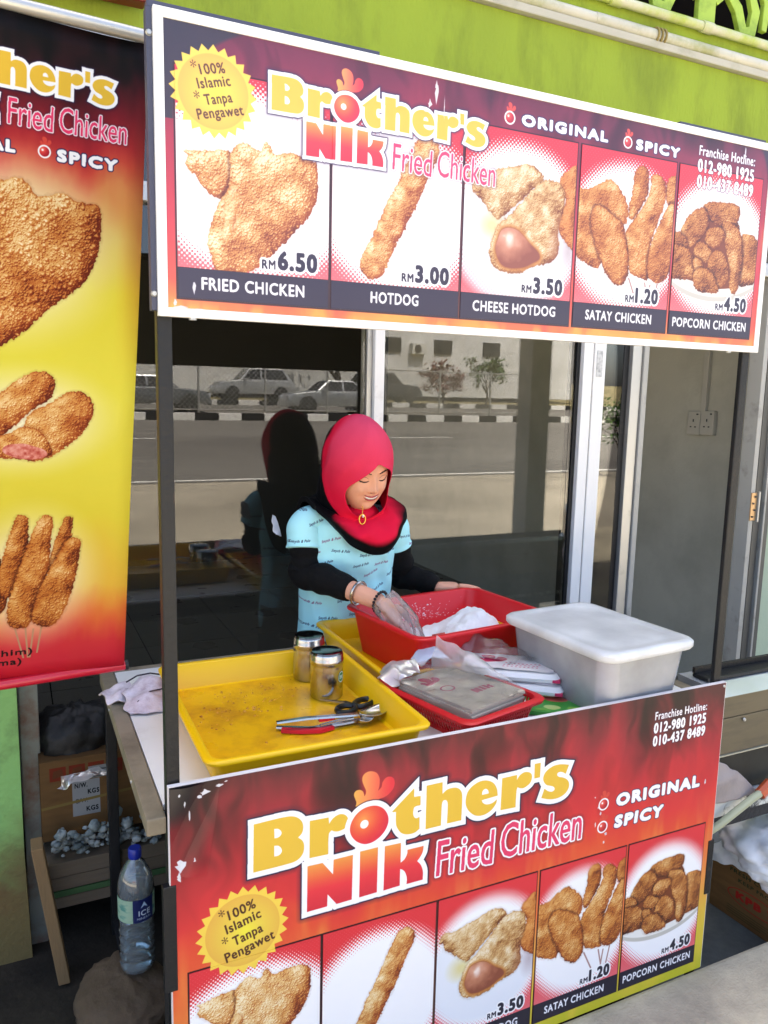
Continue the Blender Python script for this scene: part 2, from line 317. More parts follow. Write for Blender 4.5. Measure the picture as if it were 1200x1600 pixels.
def fry(cv,shapes,crumb=3.0,seed=1,pal=FRY,bump=1.0,tone=0.0,clip=None,edge=1.5,flakes=1.0,grad=(0,0)):
    """breaded food: each shape is a contour in mm, drawn back to front, rounded, lit from upper left"""
    X,Y=np.meshgrid(cv.X,cv.Y); done=np.zeros(X.shape,np.float32)
    for k,sh in enumerate(shapes):
        pts=np.asarray(sh); x0,y0=pts.min(0)-6; x1,y1=pts.max(0)+6
        ix0,ix1=max(int(x0*cv.ppm),0),min(int(x1*cv.ppm),cv.W); iy0,iy1=max(int(y0*cv.ppm),0),min(int(y1*cv.ppm),cv.H)
        if ix1<=ix0 or iy1<=iy0: continue
        sl=(slice(iy0,iy1),slice(ix0,ix1)); x,y=X[sl],Y[sl]; s_=seed+17*k
        wx=(fbm(x/5,y/5,3,s_+3)-.5)*edge*5; wy=(fbm(x/5,y/5,3,s_+5)-.5)*edge*5
        c=smooth_contour([tuple(p) for p in pts],5); d=np.roll(c,-1,0); dist=np.full(x.shape,1e9,np.float32); ins=np.zeros(x.shape,bool)
        px,py=x+wx,y+wy
        for (ax,ay),(bx,by) in zip(c,d):
            ex,ey=bx-ax,by-ay; L2=ex*ex+ey*ey+1e-9
            t=np.clip(((px-ax)*ex+(py-ay)*ey)/L2,0,1); dist=np.minimum(dist,(px-ax-t*ex)**2+(py-ay-t*ey)**2)
            if ay!=by: ins^=((py>ay)!=(py>by))&(px<ax+(py-ay)*ex/(by-ay))
        dist=np.sqrt(dist); sd=np.where(ins,dist,-dist); R=min(dist[ins].max(),34) if ins.any() else 1
        q=np.clip(sd/R,0,1); hgt=np.sqrt(np.clip(1-(1-q)**2,0,1))*R*.8
        d1,v1=cells(x/crumb,y/crumb,s_); d2,v2=cells(x/(crumb*.5)+9,y/(crumb*.5),s_+1); d3,v3=cells(x/(crumb*1.9)+3,y/(crumb*1.9),s_+2)
        f=fbm(x/(crumb*6),y/(crumb*6),3,s_+2); big=fbm(x/(crumb*11)+3,y/(crumb*11),3,s_+8)
        c1=np.clip(1-d1*1.7,0,1)*(v1>.45); c3=np.clip(1-d3*2.0,0,1)*(v3>.72)
        hgt=hgt+1.5*bump*(f*crumb*2.2+c1*crumb*.55+c3*crumb*1.1*flakes+np.clip(1-d2*1.6,0,1)*crumb*.22)
        gy,gx=np.gradient(hgt,1/cv.ppm); nz=1/np.sqrt(1+gx*gx+gy*gy)
        lam=np.clip((gx*.40-gy*.55+.70)*nz,0,1.25)
        t=.05+.60*lam+.75*(big-.5)+.18*(f-.5)+.10*(v2-.5)+.16*c3*flakes+.08*c1+tone+grad[0]*((x-x0)/(x1-x0)-.5)+grad[1]*((y-y0)/(y1-y0)-.5)
        t=t-.22*np.clip(1-sd/5,0,1)*np.clip((-gy*.2+gx*.1)+.6,.2,1)
        col=ramp(np.clip(t,0,1),pal); al=np.clip(sd*cv.ppm+.5,0,1)
        if clip is not None: al=al*clip[sl]
        sh_=np.clip(1-np.abs(sd+1)/5,0,1)*(1-al)*.12
        if k: sh_=np.maximum(sh_*(1-done[sl]),np.clip(1-np.abs(sd+1)/6,0,1)*(1-al)*.55*done[sl])
        done[sl]=np.maximum(done[sl],al)
        if clip is not None: sh_=sh_*clip[sl]
        cv.a[sl]=cv.a[sl]*(1-sh_[...,None]*np.array((.7,.9,1.0)))*(1-al[...,None])+col*al[...,None]
FOOD={'wing':[(47,280),(55,274),(50,257),(69,241),(80,226),(104,209),(128,220),(156,244),(163,282),(129,290),(90,288),(69,283)],'body':[(129,289),(144,305),(160,310),(175,301),(185,300),(194,317),(210,299),(242,304),(265,302),(288,295),(294,271),(292,231),(276,196),(243,159),(213,129),(184,99),(159,87),(127,83),(103,83),(94,109),(88,129),(93,161),(109,206),(122,225),(129,249)],'fold':[(132,232),(144,222),(141,193),(134,163),(122,132),(114,143),(116,178),(119,210)],'roll1':[(628,303),(615,311),(630,331),(658,329),(690,338),(729,348),(762,357),(792,350),(804,333),(791,321),(765,297),(739,274),(707,246),(691,239),(654,272),(631,288)],'roll2':[(804,330),(838,332),(860,317),(863,284),(851,233),(853,187),(833,164),(786,151),(759,137),(722,134),(689,144),(676,168),(680,195),(695,228),(727,255),(752,279),(778,309)],'saus':[(708,221),(742,223),(776,199),(805,174),(785,158),(759,147),(712,147),(692,176),(696,199)],'third':[(848,333),(858,352),(892,368),(902,198),(862,217),(850,240),(852,274),(862,281),(864,303)],'hl':[(729,195)],'patty':[(894,325),(927,329),(960,347),(990,355),(1014,339),(1040,308),(1039,270),(1032,262),(1046,226),(1054,171),(1045,139),(1021,131),(984,158),(975,175),(964,164),(930,172),(902,187),(889,222),(887,290)],'lobe':[(952,298),(987,288),(1028,263),(1044,223),(1052,172),(1044,143),(1021,133),(988,157),(962,200),(940,247),(938,279)],'s1':[(1065,393),(1089,394),(1098,365),(1094,334),(1073,299),(1050,277),(1044,307),(1053,349),(1053,376)],'s2':[(1106,379),(1126,385),(1148,365),(1148,320),(1131,279),(1115,224),(1114,153),(1084,154),(1059,163),(1043,210),(1037,246),(1062,281),(1095,327),(1105,352)],'s3':[(1169,388),(1184,384),(1190,316),(1165,319),(1151,340),(1152,371)],'s4':[(1172,328),(1191,309),(1186,218),(1174,164),(1142,145),(1116,156),(1109,190),(1118,237),(1135,274),(1153,308)],'k':[(1056,150),(1084,95),(1105,144),(1117,95),(1122,140),(1116,95),(1144,144),(1134,93)],'pE':[(1412,272),(1455,272),(1467,234),(1464,178),(1437,168),(1415,168),(1418,215)],'pK':[(1386,308),(1350,308),(1331,293),(1368,275),(1392,286)],'pA':[(1277,330),(1298,342),(1346,347),(1382,344),(1388,328),(1379,307),(1351,299),(1316,299),(1294,311)],'pB':[(1221,291),(1242,314),(1269,324),(1283,314),(1291,289),(1274,265),(1255,248),(1225,242),(1208,261)],'pD':[(1345,292),(1381,292),(1404,271),(1413,228),(1413,189),(1408,164),(1396,148),(1380,160),(1377,191),(1364,229)],'pC':[(1288,264),(1297,282),(1321,287),(1346,279),(1338,257),(1318,243),(1293,246)],'pI':[(1180,257),(1206,264),(1227,241),(1213,228),(1182,231)],'pF':[(1255,228),(1272,249),(1301,238),(1315,220),(1297,207),(1272,211)],'pG':[(1311,221),(1333,233),(1360,213),(1369,181),(1351,157),(1330,159),(1302,188)],'pH':[(1263,179),(1302,187),(1329,163),(1338,143),(1304,138),(1270,144)],'pJ':[(1176,224),(1219,231),(1254,208),(1264,176),(1232,165),(1181,171)],'pL':[(1254,208),(1269,212),(1284,199),(1278,184),(1261,186)],'pbk':[(1212,271),(1275,328),(1378,313),(1416,233),(1422,172),(1345,147),(1274,156),(1197,179),(1184,253)],'plate':[(1185,165),(1310,145),(1395,150),(1472,158),(1183,143),(1260,116),(1350,101),(1473,119)]}
def xf(pts,f): return [f(*p[:2])+((1,) if len(p)>2 else ()) for p in pts]
# ---- logo letters, contours on the lower board in millimetres
LOGO={'B':[[(169.0,752.1,1),(239.3,753.3),(258.6,748.6),(271.1,737.2),(275.5,723.4),(273.1,709.4),(264.2,700.6,1),(274.3,690.9),(278.0,677.2),(274.5,660.4),(261.7,649.2),(239.7,646.3),(167.7,645.8,1)],[(212.3,732.5,1),(222.0,729.6),(228.3,719.9),(223.1,712.1),(213.0,710.9,1)],[(212.3,694.8,1),(222.8,691.6),(229.1,679.9),(223.8,671.4),(212.4,670.2,1)]],'r':[[(290.1,732.2,1),(332.6,730.7,1),(333.9,715.6,1),(343.7,727.1),(359.2,732.2),(372.7,726.2),(378.2,713.0),(372.4,698.6),(357.1,693.6),(347.1,695.2),(339.6,699.5,1),(333.8,692.7),(332.9,645.9,1),(290.1,647.3,1)]],'t':[[(537.5,754.9,1),(537.8,733.9,1),(554.5,732.7,1),(554.7,710.3,1),(540.0,709.2),(536.8,700.6),(537.1,690.8),(540.8,683.2),(546.0,680.7),(553.1,682.4,1),(554.0,653.4,1),(541.9,646.8),(523.6,646.8),(508.2,653.7),(497.8,667.7),(494.0,679.2),(493.3,707.8,1),(482.1,709.1,1)]],'h':[[(569.2,754.2,1),(610.4,754.6,1),(611.1,725.7,1),(622.2,733.2),(636.9,734.9),(652.1,731.0),(661.6,720.1),(664.3,706.6),(664.1,649.0,1),(625.8,649.6,1),(626.1,696.9),(623.7,705.3),(617.8,709.5),(612.2,706.8),(610.3,696.3),(609.9,648.4,1),(569.7,648.2,1)]],'e':[[(762.9,689.5,1),(718.2,687.2,1),(722.1,679.4),(733.5,673.3),(749.2,674.0),(761.5,680.8,1),(758.5,669.2),(745.6,655.6),(725.8,648.5),(704.8,651.2),(686.6,664.5),(676.2,681.2),(674.2,698.5),(680.7,719.1),(701.0,733.0),(723.8,735.6),(746.6,726.2),(759.2,708.2)],[(718.0,700.5,1),(719.8,709.8),(727.1,714.0),(734.5,709.2),(737.6,700.5,1)]],'r2':[[(773.4,730.9,1),(815.8,731.3,1),(815.9,718.0,1),(824.1,728.7),(835.4,733.6),(847.2,732.3),(857.0,726.3),(859.9,716.4),(856.0,703.7),(845.8,696.4),(835.4,693.3),(826.0,695.3),(818.8,699.2,1),(816.5,691.1),(815.9,648.1,1),(772.7,649.9,1)]],'apo':[[(866.2,749.3,1),(884.0,749.1,1),(884.0,711.6,1),(866.9,711.5,1)]],'s':[[(971.0,727.3,1),(962.2,705.0,1),(950.6,712.1),(939.5,713.3),(935.7,708.3),(940.8,701.8),(952.9,697.3),(965.7,690.1),(974.0,678.8),(973.7,665.0),(963.4,652.1),(944.1,645.5),(919.5,646.4),(891.1,655.6,1),(899.3,678.6,1),(912.0,669.2),(924.3,666.2),(930.6,670.6),(927.2,677.7),(917.2,682.5),(904.7,687.5),(895.6,698.8),(894.1,710.6),(902.4,723.7),(921.1,732.6),(943.0,733.7)]],'N':[[(285.7,629.5,1),(320.0,628.8,1),(344.5,595.6,1),(345.5,629.9,1),(390.8,630.0,1),(389.7,523.8,1),(353.9,523.1,1),(332.5,551.9,1),(331.8,523.6,1),(285.6,523.3,1)]],'I':[[(407.9,633.4,1),(451.0,633.4,1),(450.6,524.7,1),(407.5,523.8,1)]],'K':[[(467.8,631.3,1),(507.9,629.8,1),(508.2,581.3,1),(518.2,587.7),(524.5,599.9),(524.7,608.7,1),(566.3,608.5,1),(564.3,594.1),(557.4,581.8),(550.4,574.7,1),(560.1,563.2),(566.3,545.7),(566.6,524.5,1),(525.1,524.5,1),(525.1,540.4),(520.1,555.6),(513.8,562.7),(507.6,566.3,1),(507.7,525.5,1),(466.9,524.2,1)]],'o':[(382.5,691.4),(386.0,707.5),(396.1,722.1),(411.2,731.9),(430.3,735.3),(449.8,731.1),(466.7,716.9),(475.2,695.0),(470.7,674.9),(457.3,658.8),(438.0,649.0),(418.6,648.5),(399.2,659.2),(386.5,675.4)],'comb':[(394.5,742.1,1),(396.6,750.0),(393.2,761.0),(390.6,770.8),(395.1,777.8),(403.6,778.7),(411.3,773.9),(414.7,765.8),(415.4,761.3,1),(418.2,766.0),(419.0,773.3),(413.9,785.5),(409.5,799.4),(411.6,810.1),(420.9,816.2),(432.4,815.8),(444.1,809.3),(450.6,796.8),(451.5,783.5),(449.8,772.6),(447.6,767.4,1),(455.6,774.2),(458.2,784.9),(465.8,793.7),(475.6,795.0),(484.5,789.6),(488.2,777.9),(485.2,765.3),(474.6,754.2),(463.0,749.1),(452.3,747.5),(437.9,743.1),(414.9,738.6)]}
def logo_map(x0,y0,k): return lambda x,y:(x0+(x-169.)*k,y0+(y-752.4)*k)
def draw_icon(cv,cx,cy,r,ring=(1,1,1)):
    t=np.linspace(0,2*np.pi,40,endpoint=False)
    f=lambda x,y:(cx+(x-430)*r/57,cy+(y-691)*r/57)
    cv.put(cv.poly([smooth_contour(xf(LOGO['comb'],f))]),hexc('d8493a'))
    cv.put(cv.poly([np.stack([cx+r*np.cos(t),cy+r*np.sin(t)],1)]),ring)
    X,Y=np.meshgrid(cv.X,cv.Y); g=np.clip(np.hypot(X-cx+.3*r,Y-cy-.3*r)/r,0,1)
    cv.put(cv.poly([np.stack([cx+.76*r*np.cos(t),cy+.76*r*np.sin(t)],1)]),ramp(g,[(0,'ff9a7a'),(.5,'d93a3a'),(1,'a81f2c')]))
    cv.put(cv.poly([np.stack([cx-.28*r+.16*r*np.cos(t),cy+.22*r+.16*r*np.sin(t)],1)]),(1,1,1))
def draw_logo(cv,x0,y0,k,big=True):
    f=logo_map(x0,y0,k); X,Y=np.meshgrid(cv.X,cv.Y)
    con=lambda n:[smooth_contour(xf(c,f)) for c in LOGO[n]]
    yel=cv.mask()
    for n in ('B','r','t','h','e','r2','apo','s'): cv.poly(con(n),yel)
    nik=cv.mask()
    for n in ('N','I','K'): cv.poly(con(n),nik)
    o=cv.poly([smooth_contour(xf(LOGO['o'],f))])
    allm=np.maximum(np.maximum(yel,nik),o)
    ring=cv.grow(o,12.5*k,.35); white=np.maximum(cv.grow(np.maximum(yel,nik),12.5*k,.35),ring)
    for n in ('B','r','t','h','r2','apo','s','N','I','K'): cv.mitre(white,[xf(LOGO[n][0],f)],12.5*k)
    glow=cv.grow(white,5*k,9*k)
    cv.put(glow,hexc('2a1838'),.62)
    cv.put(cv.grow(white,3.2*k,.5),hexc('241a3c'))
    cx,cy=f(520,700); g=np.clip((X-f(394,0)[0])/(f(480,0)[0]-f(394,0)[0]),0,1)
    cv.put(cv.poly([smooth_contour(xf(LOGO['comb'],f))]),ramp(g,[(0,'f0b050'),(.35,'f58d55'),(1,'e8323f')]))
    cv.put(cv.grow(ring,2.5*k,.5),hexc('3a1a2a'),.8)
    cv.put(white,(1,1,1))
    cv.put(yel,hexc('eabf3c'))
    ny0,ny1=f(0,530)[1],f(0,640)[1]
    cv.put(nik,ramp(np.clip((Y-ny0)/(ny1-ny0),0,1),[(0,'d92a3c'),(.35,'ea3540'),(.65,'f0703f'),(1,'f6b04a')]))
    cv.put(ring,(1,1,1))
    ocx,ocy=f(414,706); g=np.clip(np.hypot(X-ocx,Y-ocy)/(68*k),0,1)
    cv.put(o,ramp(g,[(0,'f8a04e'),(.35,'f0683f'),(.7,'e8383c'),(1,'d8284a')]))
    t=np.linspace(0,2*np.pi,32,endpoint=False); dx,dy=f(416.7,695.8)
    cv.put(cv.poly([np.stack([dx+10*k*np.cos(t),dy+10*k*np.sin(t)],1)]),(1,1,1))
    m=text(cv,'Fried',f(602,523.5),f(755,518),86*k,.0); m=text(cv,'Chicken',f(779,524.5),f(1022,518.5),86*k,.0,m)
    m=cv.grow(m,1.2*k,.3)
    cv.put(cv.grow(m,9*k,5*k),hexc('2a1a3a'),.35); cv.put(cv.grow(m,4.6*k,.35),(1,1,1)); cv.put(m,hexc('e83a68'))
def draw_seal(cv,cx,cy,k,rot):
    cr,sr=math.cos(rot),math.sin(rot); f=lambda x,y:(cx+k*(x*cr-y*sr),cy+k*(x*sr+y*cr))
    n=24; t=np.arange(2*n)*math.pi/n; R=np.where(np.arange(2*n)%2==0,1.0,.86)*77
    cv.put(cv.poly([np.array([f(r*math.cos(a),r*math.sin(a)) for r,a in zip(R,t)])]),hexc('f7d34e'))
    t=np.linspace(0,2*np.pi,60,endpoint=False); m=cv.poly([np.array([f(61.5*math.cos(a),61.5*math.sin(a)) for a in t])])
    X,Y=np.meshgrid(cv.X,cv.Y); g=np.clip(np.hypot(X-f(4,-3)[0],Y-f(4,-3)[1])/(62*k),0,1)
    cv.put(m,ramp(g,[(0,'f4ea3e'),(.4,'f0d34a'),(1,'e9b548')]))
    br=hexc('4a2412')
    m=text(cv,'*',f(-37,24),f(-27,26),20*k,0); m=text(cv,'100%',f(-23,23.5),f(22,34),18*k,.04,m); m=text(cv,'Islamic',f(-27,0),f(31,14.5),18*k,.04,m)
    m=text(cv,'*',f(-32,-25),f(-22,-23),20*k,0,m); m=text(cv,'Tanpa',f(-15,-24.5),f(34,-12),18*k,.04,m); m=text(cv,'Pengawet',f(-28,-50),f(54,-30),18*k,.04,m)
    cv.put(m,br)
def halftone(cv,x0,y0,x1,y1,ex,ey,rx,ry,soft,seed=0):
    """red photo panel with a white oval that breaks up into dots at its rim"""
    X,Y=np.meshgrid(cv.X,cv.Y); box=cv.poly([np.array([(x0,y0),(x1,y0),(x1,y1),(x0,y1)])])
    g=np.clip((Y-y0)/(y1-y0),0,1); cv.put(box,ramp(g,[(0,'ef6a72'),(.25,'ea3f49'),(.7,'e62f38'),(1,'e0303a')]))
    W,H=x1-x0,y1-y0; e=np.hypot((X-x0-ex*W)/(rx*W),(Y-y0-ey*H)/(ry*H)); tt=np.clip((1.0+soft-e)/(2*soft),0,1)
    p=4.6; u=(X+Y)/p*math.pi; v=(X-Y)/p*math.pi; dot=.5+.25*(np.cos(u)+np.cos(v))
    w=np.clip((tt*1.15-dot-.05)*3.5+.5,0,1); w=np.where(tt>=.97,1,w)
    cv.put(box*w,hexc('fdfdfe')); return box
def FD(n,dy): return [(x,y+dy) for x,y in FOOD[n]]
def grow_pts(p,k): c=np.mean(p,0); return [tuple(c+(np.array(q)-c)*k) for q in p]
def food_chicken(cv,dy,clip):
    fry(cv,[FD('wing',dy),FD('body',dy)],3.0,3,clip=clip,tone=.19,bump=.95,flakes=1.5,grad=(-.34,.22))
    fry(cv,[FD('fold',dy)],2.6,8,clip=clip*.55,tone=.30,bump=.5,edge=1.6)
def food_rod(cv,dy,clip):
    a,b,r=np.array((410.,122+dy)),np.array((524.,352+dy)),27.; e=(b-a)/np.linalg.norm(b-a); n=np.array([-e[1],e[0]]); c=[]
    for t in (-80,-40,0,40,80): c.append(b+r*(e*math.cos(math.radians(t))+n*math.sin(math.radians(t))))
    for u in (.8,.6,.4,.2): c.append(a+(b-a)*u+n*r*(1+.05*math.sin(u*19)))
    for t in (100,140,180,220,260): c.append(a+r*(e*math.cos(math.radians(t))+n*math.sin(math.radians(t))))
    for u in (.2,.4,.6,.8): c.append(a+(b-a)*u-n*r*(1+.05*math.sin(u*23)))
    fry(cv,[c],2.0,5,clip=clip,tone=.18,bump=.9,flakes=.5)
ROLL=[(0,'6e3414'),(.25,'a8723a'),(.5,'d2a566'),(.75,'ead2a4'),(1,'fbf3e0')]
CRUST=[(0,'8a3c14'),(.3,'c4702c'),(.6,'dd9a50'),(1,'f2cc8c')]
def food_cheese(cv,dy,clip):
    X,Y=np.meshgrid(cv.X,cv.Y); e=np.hypot((X-745)/175,(Y-205-dy)/150); cv.put(clip*np.clip((1-e)*7,0,1),hexc('e6ecf4'),.75)
    e=np.hypot((X-680)/40,(Y-225-dy)/34); cv.put(clip*np.clip(1.2-e,0,1),hexc('e2d48c'),.85)
    e=np.hypot((X-880)/34,(Y-190-dy)/60); cv.put(clip*np.clip(1-e,0,1),hexc('8a6a70'),.45)
    fry(cv,[FD('third',dy)],2.4,16,pal=CRUST,clip=clip,tone=-.02,bump=.5)
    fry(cv,[FD('roll1',dy)],1.9,7,pal=ROLL,clip=clip,tone=.12,bump=1.0,flakes=.5)
    m=cv.poly([smooth_contour(FD('roll1',dy))])*clip; cv.put(m*np.clip((205+dy+.55*(X-650)-Y)/26+.2,0,1),hexc('b4642a'),.55)
    fry(cv,[FD('roll1',dy)[:0] or FD('roll2',dy)],1.9,12,pal=ROLL,clip=clip,tone=.15,bump=1.0,flakes=.5)
    m=cv.poly([smooth_contour(FD('roll2',dy))])*clip; cv.put(m*np.clip((X-815-.20*(Y-180-dy))/40,0,1)*np.clip((290+dy-Y)/60,0,1),hexc('8a4a3a'),.55)
    sm=cv.poly([smooth_contour(FD('saus',dy))])*clip; n_=fbm(X/9,Y/9,3,78)
    cv.put(cv.grow(sm,7,3)*clip*m,hexc('c8843c'),.75); cv.put(cv.grow(sm,2,2)*clip*m,hexc('9a4e24'),.8)
    hx_,hy_=FD('hl',dy)[0]; g=np.clip(np.hypot((X-hx_+4)/62,(Y-hy_-10)/52)+(fbm(X/16,Y/16,4,77)-.5)*.45,0,1)
    cv.put(sm,ramp(g,[(0,'f2d8c4'),(.14,'dca488'),(.5,'c07c5c'),(1,'8c4a34')])); e=np.hypot((X-hx_+3)/9,(Y-hy_-6)/15); cv.put(sm*np.clip(1.3-e,0,1),hexc('fbe8dc'),.75)
SAT=[(0,'5e220a'),(.25,'9c4a17'),(.5,'c4762b'),(.75,'dc9f54'),(1,'f3d59c')]
def stick(a,b,r):
    a=np.array(a,float); b=np.array(b,float); e=(b-a)/np.linalg.norm(b-a); n=np.array([-e[1],e[0]]); o=[]
    for t,w in ((-.04,.35),(.12,.62),(.35,.9),(.6,1.05),(.85,.95),(.98,.5)): o.append(tuple(a+(b-a)*t+n*w*r))
    for t,w in ((.98,.5),(.85,.95),(.6,1.0),(.35,.85),(.12,.66),(-.04,.35)): o.append(tuple(a+(b-a)*t-n*w*r))
    return o
def food_satay(cv,dy,clip):
    k=FD('k',dy)
    for i in range(0,8,2):
        p,q=np.array(k[i],float),np.array(k[i+1],float); n=np.array([q[1]-p[1],p[0]-q[0]]); n=n/np.linalg.norm(n)*2.2
        cv.put(cv.poly([np.array([p+n,q+n,q-n,p-n])])*clip,hexc('b08a84'))
    fry(cv,[FD('s1',dy),FD('s3',dy),FD('s2',dy),FD('s4',dy)],2.6,12,pal=SAT,clip=clip,tone=.12,bump=.9)
    fry(cv,[FD('patty',dy),FD('lobe',dy)],2.6,9,pal=SAT,clip=clip,tone=.16,bump=.9)
POP=[(0,'3c1406'),(.22,'7a3410'),(.45,'ae6424'),(.7,'d4944a'),(1,'f0cf96')]
def food_popcorn(cv,dy,clip):
    X,Y=np.meshgrid(cv.X,cv.Y)
    for (rx,ry,cy,c) in ((190,108,222,'c9c6bc'),(188,100,226,'f1f0ea'),(176,78,232,'dcd4c2'),(160,66,234,'a9855a')):
        e=np.hypot((X-1318)/rx,(Y-cy-dy)/ry); cv.put(clip*np.clip((1-e)*50,0,1)*(Y<240+dy),hexc(c))
    cv.put(cv.poly([smooth_contour(FD('pbk',dy))])*clip,hexc('7a3814'))
    fry(cv,[grow_pts(FD('p'+n,dy),1.13) for n in 'EKABDCIFJLGH'],2.8,21,pal=POP,clip=clip,tone=.13,bump=1.2,edge=1.3)
NAVY=hexc('16142c')
PX=((34,317),(323,604.5),(611,891),(902.5,1178.5),(1189,1464))
DISH=(('FRIED CHICKEN','6.50'),('HOTDOG','3.00'),('CHEESE HOTDOG','3.50'),('SATAY CHICKEN','1.20'),('POPCORN CHICKEN','4.50'))
TX=((75,269.5,216,295),(406,513,503,582),(640,854.5,791,870),(937,1133.5,1079,1149.5),(1199.5,1449,1366,1443))
def food_panels(cv,y0,y1,skip_rod_top=False):
    yc=y0+52.5; dark=hexc('2a0c12')
    for i,(a,b) in enumerate(PX):
        cv.put(cv.poly([np.array([(a-3,y0-3),(b+3,y0-3),(b+3,y1+3),(a-3,y1+3)])]),dark)
        e=(.5,.46,.72,.47) if i==0 else (.5,.44,.62,.47) if i==1 else (.5,.46,.6,.46)
        clip=halftone(cv,a,yc,b,y1,e[0],e[1],e[2],e[3],.15,i); cx=(a+b)/2; cy=(yc+y1)/2; k=(b-a)/280.
        F=lambda x,y,cx=cx,cy=cy,k=k:(cx+x*k,cy+y*k)
        dy=0 if y1<430 else 38
        (food_chicken,food_rod,food_cheese,food_satay,food_popcorn)[i](cv,dy if i or not dy else 102,clip)
        cv.put(cv.poly([np.array([(a,y0),(b,y0),(b,yc),(a,yc)])]),NAVY)
        c0,c1,p0,p1=TX[i]
        cv.put(text(cv,DISH[i][0],(c0,y0+16),(c1,y0+16),22.5,.05),(.97,.97,.98))
        m=text(cv,DISH[i][1],(p0,y0+62),(p1,y0+62),35,.07); m=text(cv,'RM',(p0-30,y0+62),(p0-3,y0+62),17,.06,m)
        cv.put(cv.grow(m,4.5,.5)*1.0,(1,1,1)); cv.put(m,NAVY)
def flames(cv,stops,seed=4,dark=.5):
    X,Y=np.meshgrid(cv.X,cv.Y); h=cv.h
    n=fbm(X/70+2*fbm(X/120,Y/160,2,seed+8),Y/260,4,seed); n2=fbm(X/40,Y/300,3,seed+4)
    t=Y/h+(n-.5)*.22
    cv.a[:]=ramp(np.clip(t,0,1),stops)
    top=np.clip((Y/h-.62)/.38,0,1); blk=np.clip((fbm(X/60+1.5*fbm(X/90,Y/110,2,seed+5),Y/190,3,seed+4)-.43)*3.2,0,1)*top*dark
    cv.a*=(1-blk[...,None])
    hot=np.clip((n2-.55)*5,0,1)*np.clip(1-np.abs(Y/h-.48)*6,0,1)*.6
    cv.put(hot,hexc('f0a848'))
def tear(cv,x,y,w,h,seed,col=(.86,.86,.88)):
    r=np.random.RandomState(seed); n=11; t=np.sort(r.rand(n))*6.283
    cv.put(cv.poly([np.array([(x+w*(.4+.6*r.rand())*math.cos(a),y+h*(.4+.6*r.rand())*math.sin(a)) for a in t])]),col)
def hotline(cv,y):
    m=text(cv,'Franchise Hotline:',(1246,y),(1432.5,y),23,.04); m=text(cv,'012-980 1925',(1244,y-37),(1432.5,y-37),30,.06,m); m=text(cv,'010-437 8489',(1244,y-73),(1433,y-73),30,.06,m)
    cv.put(cv.grow(m,2.2,1.2),hexc('3a1a3a'),.7); cv.put(m,(1,1,1))
def wordart(cv,items):
    m=cv.mask()
    for t,a,b,h,sh in items: m=text(cv,t,a,b,h,.105,m,sh)
    cv.put(cv.grow(m,2.4,.5),hexc('2b2350')); cv.put(m,(1,1,1))
def art_upper():
    cv=Canvas(1500,504)
    flames(cv,[(0,'f0a03c'),(.06,'ec7a38'),(.14,'e2503a'),(.35,'cc3440'),(.6,'b02a3c'),(.8,'8a2438'),(.9,'702034'),(1,'5a1c2c')],4,.80)
    X,Y=np.meshgrid(cv.X,cv.Y)
    hot=np.clip((fbm(X/30,Y/90,3,31)-.5)*5,0,1)*np.clip(1-Y/34,0,1); cv.put(hot,hexc('f6cf52'),.9)
    e=np.hypot((X-260)/225,(Y-330)/175); cor=((X<260)&(Y>330))*np.clip((e-1)*30,0,1); cv.put(cor,hexc('26262c'),.95)
    e=np.hypot((X-1430)/52,(Y-380)/110); cor=((X>1430)&(Y>380))*np.clip((e-1)*8,0,1); cv.put(cor,hexc('26262c'),.95)
    food_panels(cv,33.5,418)
    draw_logo(cv,205,432.9,.56); draw_seal(cv,100.5,385,1.0,0)
    for cx,cy,r in ((713.8,442,13.5),(1029.4,441,13)): draw_icon(cv,cx,cy,r)
    wordart(cv,[('ORIGINAL',(743,431),(973.5,431),24,0),('SPICY',(1053,428.5),(1187,428.5),24,0)])
    hotline(cv,445)
    for a in ((541,462,5,26,1),(527,436,7,12,2),(517,425,6,6,3),(559,440,1.2,40,4),(62,52,5,13,5),(1397,473,2.5,16,6),(1396,462,4,6,7),(1120,490,40,3,8),(380,490,30,2,9),(35,17,18,3.5,10),(70,15,14,4,11),(28,24,5,8,12)): tear(cv,*a)
    cv.a=cv.a+(1-cv.a)*np.array((.09,.05,.085),np.float32)      # hazy veil painted into the print: darks lifted towards pink
    return cv
def art_lower():
    cv=Canvas(1500,866)
    flames(cv,[(0,'c8c22a'),(.10,'e0c83a'),(.28,'eea048'),(.45,'ea7038'),(.54,'e4502f'),(.62,'dc3434'),(.75,'c42832'),(.86,'a02430'),(.94,'782028'),(1,'50181e')],14,.74)
    X,Y=np.meshgrid(cv.X,cv.Y)
    e=np.clip(1-np.hypot(X/70,(Y-866)/90),0,1); cv.put(np.clip(e*2.5,0,1),hexc('201a1c'),.9)
    g=np.clip((60-X)/60,0,1)*np.clip((560-Y)/300,0,1); cv.put(g,hexc('e8702f'),.7)
    food_panels(cv,32,459)
    draw_logo(cv,169,752.4,1.0); draw_seal(cv,146,522,1.28,math.radians(0))
    for cx,cy in ((1091.3,596),(1092.2,533)): draw_icon(cv,cx,cy,17)
    wordart(cv,[('ORIGINAL',(1132,579),(1430,574.5),37,0),('SPICY',(1130,519),(1300,515),37,.06)])
    hotline(cv,797)
    for a in ((100,852,10,4,1),(72,842,16,9,2),(60,836,7,6,3),(20,850,3,6,4),(30,828,3,9,5),(40,800,2,16,6),(22,700,13,22,7),(18,672,5,20,8),(48,704,3,9,9),(112,858,5,2,10),(1104,512,6,9,11),(1082,572,5,7,12),(1068,545,3,12,13),(1074,590,3,4,14),(1062,620,3,4,15),(1100,488,4,8,16),(1450,585,4,12,17)): tear(cv,*a)
    return cv

